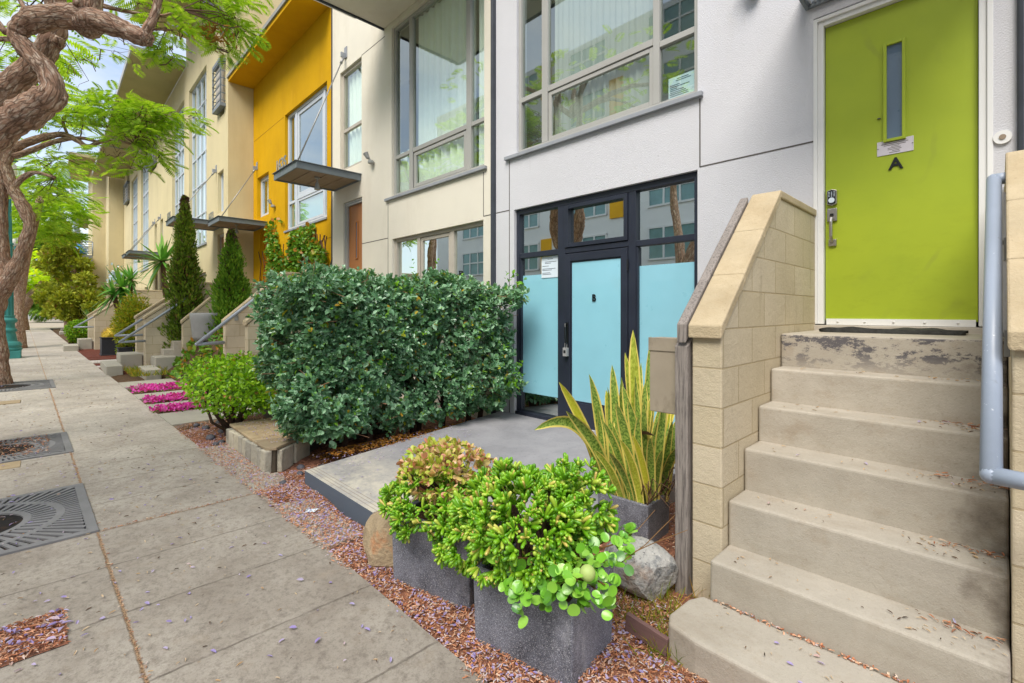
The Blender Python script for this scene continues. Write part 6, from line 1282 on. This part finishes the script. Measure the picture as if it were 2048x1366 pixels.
limb(b, pl(5.5, (200, 10, 5), (240, 20, 4), (292, 29, 3.2), (330, 30, 2.2), (360, 18, 1.5)), 8, 4); limb(b, pl(5.6, (12, 66, 7), (-10, 40, 8), (-60, -10, 8)), 8, 4); limb(b, pl(5.6, (18, 78, 5), (-30, 76, 6)), 8, 3)
limb(b, pl(6, (60, 30, 5), (44, 8, 5), (30, -20, 4)), 6, 3); b.ball(at(288, 76, 5.3), .085, 10, jit=.25); b.ball(at(116, 84, 5.55), .07, 9, jit=.25); b.ball(at(128, 198, 5.2), .03, 8, jit=.2); b.ball(at(176, 50, 5.22), .15, 12, sq=(1.2, 1, .8), jit=.14); b.ball(at(157, 5, 5.1), .05, 10, jit=.2)
b.build('trunk', M['bark'], T2, smooth=True)
src2 = [at(322, -20, 5.3), at(360, 18, 5.5), at(300, 60, 5.3), at(196, 42, 5.2), at(240, -100, 5.3), at(112, -40, 5.7)]
cl2 = [(at(440, 28, 6.6), (.46, .5, .3), 60), (at(400, -10, 6.2), (.45, .5, .3), 50), (at(345, 55, 5.6), (.24, .3, .2), 26), (at(480, 55, 6.8), (.22, .3, .3), 22), (at(450, -30, 6.8), (.5, .6, .3), 50), (at(330, 105, 5.6), (.2, .2, .12), 16), (at(450, 100, 6.4), (.18, .2, .2), 9), (at(290, 12, 5.6), (.3, .3, .2), 14), (at(205, 95, 7.6), (.5, .5, .35), 7), (at(165, 120, 8.2), (.5, .5, .3), 5),
       (at(30, 15, 7), (.5, .5, .3), 22), (at(-10, 120, 7), (.5, .5, .4), 20), (at(240, 95, 7.8), (.5, .4, .25), 6), (at(150, 160, 8.4), (.5, .4, .25), 4), (at(60, 10, 7.4), (.4, .4, .3), 14), (at(230, 70, 7.5), (.4, .4, .2), 5)]
up2 = [((-6.5, 0, 7.2), (1.6, 1.3, .7), 60), ((-8.5, -1.5, 7.8), (1.8, 1.5, .8), 60), ((-5.2, -1.8, 7.0), (1.5, 1.3, .7), 50), ((-9.8, .6, 7.6), (1.2, 1.2, .6), 60), ((-7.2, -3.0, 7.4), (1.6, 1.2, .7), 70)]
cl2 = [(c, r, int(n * 1.15)) for c, r, n in cl2]; crown(T2, cl2, 'jaca_leaf', .235, src=src2); b = MB()
for c, r, n in up2:
    e = np.array(c); limb(b, [(*at(200, -200, 5.4), .07), (*((at(200, -200, 5.4) + e) / 2 + (0, 0, .4)), .05), (*e, .02)], 7, 3)
b.build('upper_limbs', M['bark'], T2); u_ = MB(); 
for c, r, n in up2:
    c = np.array(c, float); d = rvec(n); P = c + d * np.array(r); put(u_, FRV, FRF, frames(norm(d * (1, 1, .3) + rvec(n) * .4), norm((0, 0, 1) + rvec(n) * .4)), P, np.full((n, 3), .30))
u_.build('upper_crown', M['jaca_leaf'], T2)
# blossom on it
b = MB(); P = np.concatenate([at(420, 10, 6.4) + RS.normal(0, .1, (26, 3)), at(348, 70, 5.6) + RS.normal(0, .07, (12, 3)), at(440, 62, 6.5) + RS.normal(0, .07, (12, 3))]); leaves(b, P, rvec(len(P)), .05, .025); b.build('blossom', M['petal'], T2)
b = MB(); P = np.concatenate([at(436, 72, 6.4) + RS.normal(0, .09, (60, 3)), at(412, 66, 6.4) + RS.normal(0, .07, (30, 3))]); leaves(b, P, rvec(len(P)), .09, .02); b.build('dead_sprays', M['dead_leaf'], T2)
# straight jacaranda with the forked trunk
T1 = thing('jacaranda_tree', (-14.2, -.62, .08), 'jacaranda with straight forked trunk at the left edge, beyond the leaning one', 'tree', JG); b = MB(); d1 = 9.9
limb(b, pl(d1, (-2, 800, 42), (-3, 772, 30), (-7, 700, 23), (-12, 640, 23), (-10, 596, 25), (6, 556, 25), (4, 505, 16), (2, 440, 15), (2, 370, 15), (8, 320, 13), (14, 290, 10), (20, 250, 9)), 16, 6, .06)
limb(b, pl(d1, (4, 578, 20), (24, 548, 17), (40, 515, 14.5), (53, 480, 14), (60, 452, 14), (52, 424, 14), (38, 398, 13), (24, 372, 12), (14, 340, 12), (2, 310, 11)), 14, 6, .06)
limb(b, pl(d1, (12, 330, 9), (24, 305, 9), (38, 292, 9), (66, 281, 7.5), (98, 272, 6.5), (128, 269, 5.5), (155, 281, 5), (176, 293, 4.5), (205, 282, 4), (238, 282, 3.2), (271, 290, 2.2)), 10, 5); limb(b, pl(d1, (30, 312, 6), (60, 302, 5.5), (110, 283, 5), (160, 276, 3.6), (200, 285, 2.5)), 8, 4); limb(b, pl(d1, (136, 272, 3.5), (126, 244, 3), (132, 232, 2.6), (170, 238, 2.4), (215, 255, 1.8)), 7, 4); limb(b, pl(d1, (20, 390, 7), (40, 360, 6), (70, 345, 4), (110, 355, 3)), 8, 4)
b.build('trunk', M['bark'], T1, smooth=True)
src1 = [at(271, 290, d1), at(215, 255, d1), at(176, 293, d1), at(128, 269, d1), at(238, 282, d1), at(160, 276, d1), at(110, 355, d1)]
cl1 = [(at(270, 235, 9.6), (.55, .8, .26), 120), (at(320, 232, 9.8), (.45, .7, .22), 70), (at(200, 225, 9.6), (.55, .8, .3), 100), (at(290, 275, 9.6), (.5, .7, .2), 90), (at(350, 228, 9.8), (.35, .45, .14), 28), (at(150, 240, 9.9), (.45, .7, .28), 60), (at(315, 310, 9.6), (.28, .4, .2), 34), (at(380, 232, 9.9), (.22, .3, .12), 12), (at(235, 205, 9.8), (.4, .6, .2), 44), (at(120, 210, 9.9), (.35, .5, .25), 26), (at(230, 305, 9.7), (.36, .5, .14), 30), (at(275, 340, 9.6), (.18, .3, .14), 16), (at(140, 318, 10.2), (.4, .6, .2), 34), (at(95, 320, 10.5), (.5, .7, .3), 40), (at(190, 190, 9.9), (.3, .4, .2), 18),
       (at(90, 380, 11), (.5, .7, .3), 60), (at(60, 400, 11.3), (.5, .6, .4), 36)]
cl1 = [(c, r, max(5, int(n * .7))) for c, r, n in cl1]; crown(T1, cl1, 'jaca_leaf', .29, src=src1)
b = MB(); v_ = []
for c, r, n in [((-15, -1.5, 6.6), (2.2, 1.6, .8), 120), ((-12.2, -1.2, 7), (1.6, 1.6, .8), 90), ((-17.5, -1, 7), (1.8, 1.6, .8), 80)]:
    d = rvec(n); P = np.array(c) + d * np.array(r); put(b, FRV, FRF, frames(norm(d * (1, 1, .3) + rvec(n) * .4), norm((0, 0, 1) + rvec(n) * .4)), P, np.full((n, 3), .5))
b.build('upper_crown', M['jaca_leaf'], T1)
def far_tree(base, trunk, cl, m, L, label):
    t = thing('jacaranda_tree', base, label, 'tree', JG); b = MB()
    for q in trunk: limb(b, q, 10, 4)
    b.build('trunk', M['bark'], t, smooth=True); cl = [(c, r, int(n * 1.35)) for c, r, n in cl]; crown(t, cl, m, L, twig=False)
q = gz(-27)
far_tree((-27, -1.0, q), [[(-27, -1, q - .1, .42), (-27, -1, q + 1, .3), (-27.3, -.9, q + 2.4, .27), (-26.6, -.6, q + 4.2, .2), (-26, -.2, q + 6, .1)], [(-27.2, -.9, q + 2.2, .2), (-28.2, -1.2, q + 4, .16), (-29, -1.4, q + 6.5, .08)]],
         [(at(110, 420, 19), (1.0, 1.3, .6), 150), (at(140, 395, 20), (.5, .8, .4), 50), (at(75, 380, 20), (1.1, 1.2, .7), 120), (at(105, 470, 20), (.5, .9, .4), 60), (at(60, 450, 21), (.9, 1, .6), 90), (at(100, 340, 20), (1.0, 1.2, .6), 90), (at(140, 425, 20), (.35, .6, .14), 16), (at(20, 420, 22), (1, 1, 1.2), 90)], 'jaca_leaf', .5, 'jacaranda with bright feathery crown beside the near teal lamp')
q = gz(-48)
far_tree((-48, -1.5, q), [[(-48, -1.5, q - .1, .55), (-47.8, -1.4, q + 1.2, .38), (-47.4, -1, q + 2.2, .3), (-46.8, -.3, q + 3.4, .16)], [(-47.8, -1.4, q + 1.3, .3), (-48.6, -1.2, q + 2.6, .24), (-49, -1.5, q + 5, .1)]],
         [(at(65, 560, 34), (1.4, 1.3, .7), 130), (at(45, 580, 35), (1.0, 1.0, .5), 80), (at(85, 585, 35), (.9, .9, .4), 60), (at(55, 520, 36), (1.4, 1.4, .9), 90), (at(90, 545, 37), (1, 1, .6), 50)], 'jaca_far', .8, 'far jacaranda with yellow green crown near the end of the pavement')
q = gz(-70)
far_tree((-72, 2.5, q), [[(-72, 2.5, q, .3), (-72, 2.5, q + 3, .2)]], [(at(95, 605, 51), (1.6, 1.6, 1.3), 160), (at(70, 500, 55), (3, 3, 2.2), 160), (at(110, 480, 56), (3, 3, 2.5), 160), (at(40, 470, 56), (3, 3, 2.5), 120)], 'cypress_light', 1.3, 'dark leafy tree across the side road, far end')
# the jacaranda standing in the near grate, just outside the picture; its trunk shows in the panes
T0 = thing('jacaranda_tree', (-5.35, -.62, .01), 'jacaranda rooted in the nearest grate, mirrored in the entrance panes', 'tree', JG); b = MB()
limb(b, [(-5.35, -.66, -.05, .22), (-5.37, -.70, .3, .16), (-5.3, -.9, 1.4, .15), (-5.1, -1.2, 2.6, .15), (-4.6, -1.5, 3.8, .13), (-3.8, -1.7, 4.9, .09), (-3, -1.7, 6, .05)], 14, 6); limb(b, [(-5.15, -1.1, 2.3, .12), (-5.5, -1.7, 3.4, .11), (-6.0, -2.4, 4.6, .09), (-6.2, -2.8, 6.2, .05)], 12, 6); limb(b, [(-4.9, -1.3, 3.1, .1), (-4.2, -2.1, 3.9, .08), (-3.2, -2.6, 5, .04)], 10, 5)
b.build('trunk', M['bark'], T0, smooth=True); u_ = MB()
for c, r, n in [((-3.2, -1.9, 6.2), (1.3, 1.0, .7), 80), ((-2.6, -2.7, 5.2), (1.0, .9, .5), 55), ((-5.6, -2.9, 6.4), (1.5, 1.2, .8), 90), ((-4.2, -2.4, 6.9), (1.4, 1.2, .7), 80)]:
    n = int(n * 1.3); d = rvec(n); P = np.array(c) + d * np.array(r); put(u_, FRV, FRF, frames(norm(d * (1, 1, .3) + rvec(n) * .4), norm((0, 0, 1) + rvec(n) * .4)), P, np.full((n, 3), .2))
u_.build('crown', M['jaca_leaf'], T0)
# ---------------------------------------------------------------- light, sky, camera
SUN_EL, SUN_AZ = R(52), R(158)       # soft sun behind the camera, veiled by cloud
w = bpy.data.worlds.new('World'); bpy.context.scene.world = w; w.use_nodes = True; nt = w.node_tree; nt.nodes.clear()
out = nt.nodes.new('ShaderNodeOutputWorld'); bg = nt.nodes.new('ShaderNodeBackground'); sky = nt.nodes.new('ShaderNodeTexSky'); sky.sky_type = 'NISHITA'; sky.sun_disc = False; sky.sun_elevation = SUN_EL; sky.sun_rotation = SUN_AZ; sky.altitude = 20; sky.air_density = 1.0; sky.dust_density = 1.5
tc = nt.nodes.new('ShaderNodeTexCoord'); nz = nt.nodes.new('ShaderNodeTexNoise'); nz.inputs['Scale'].default_value = 2.2; nz.inputs['Detail'].default_value = 6; nz.inputs['Roughness'].default_value = .62
mp = nt.nodes.new('ShaderNodeMapping'); mp.inputs['Scale'].default_value = (1, 1, 2.4); nt.links.new(tc.outputs['Generated'], mp.inputs[0]); nt.links.new(mp.outputs[0], nz.inputs['Vector'])
mr = nt.nodes.new('ShaderNodeMapRange'); mr.inputs[1].default_value = .34; mr.inputs[2].default_value = .62; mr.inputs[3].default_value = .12; mr.inputs[4].default_value = .72; nt.links.new(nz.outputs[0], mr.inputs[0])
mx = nt.nodes.new('ShaderNodeMix'); mx.data_type = 'RGBA'; nt.links.new(mr.outputs[0], mx.inputs[0]); nt.links.new(sky.outputs[0], mx.inputs[6]); mx.inputs[7].default_value = (4.6, 4.65, 4.7, 1)
nt.links.new(mx.outputs[2], bg.inputs[0]); bg.inputs[1].default_value = .13; nt.links.new(bg.outputs[0], out.inputs[0])
sd = bpy.data.lights.new('sun', 'SUN'); sd.energy = 2.1; sd.angle = R(34); sd.color = (1, .95, .87); so = bpy.data.objects.new('sun', sd); COL.objects.link(so)
sdir = Vector((math.sin(SUN_AZ) * math.cos(SUN_EL), math.cos(SUN_AZ) * math.cos(SUN_EL), math.sin(SUN_EL))); so.rotation_euler = sdir.to_track_quat('Z', 'Y').to_euler(); so.location = (0, -6, 12)
cam = bpy.data.cameras.new('camera'); co = bpy.data.objects.new('camera', cam); COL.objects.link(co); bpy.context.scene.camera = co
cam.sensor_width = 36; cam.lens = 36 * FPX / 2048; cam.shift_y = (HOR - 683) / 2048; cam.clip_start = .05; cam.clip_end = 2000
co.location = (0, 0, CAM_H); co.rotation_euler = (R(90), 0, YAW)
sc = bpy.context.scene; sc.view_settings.view_transform = 'Standard'; sc.view_settings.look = 'None'; sc.view_settings.gamma = 1; sc.view_settings.exposure = 1.02
sc.cycles.max_bounces = 7; sc.cycles.transparent_max_bounces = 12; sc.cycles.sample_clamp_indirect = 8
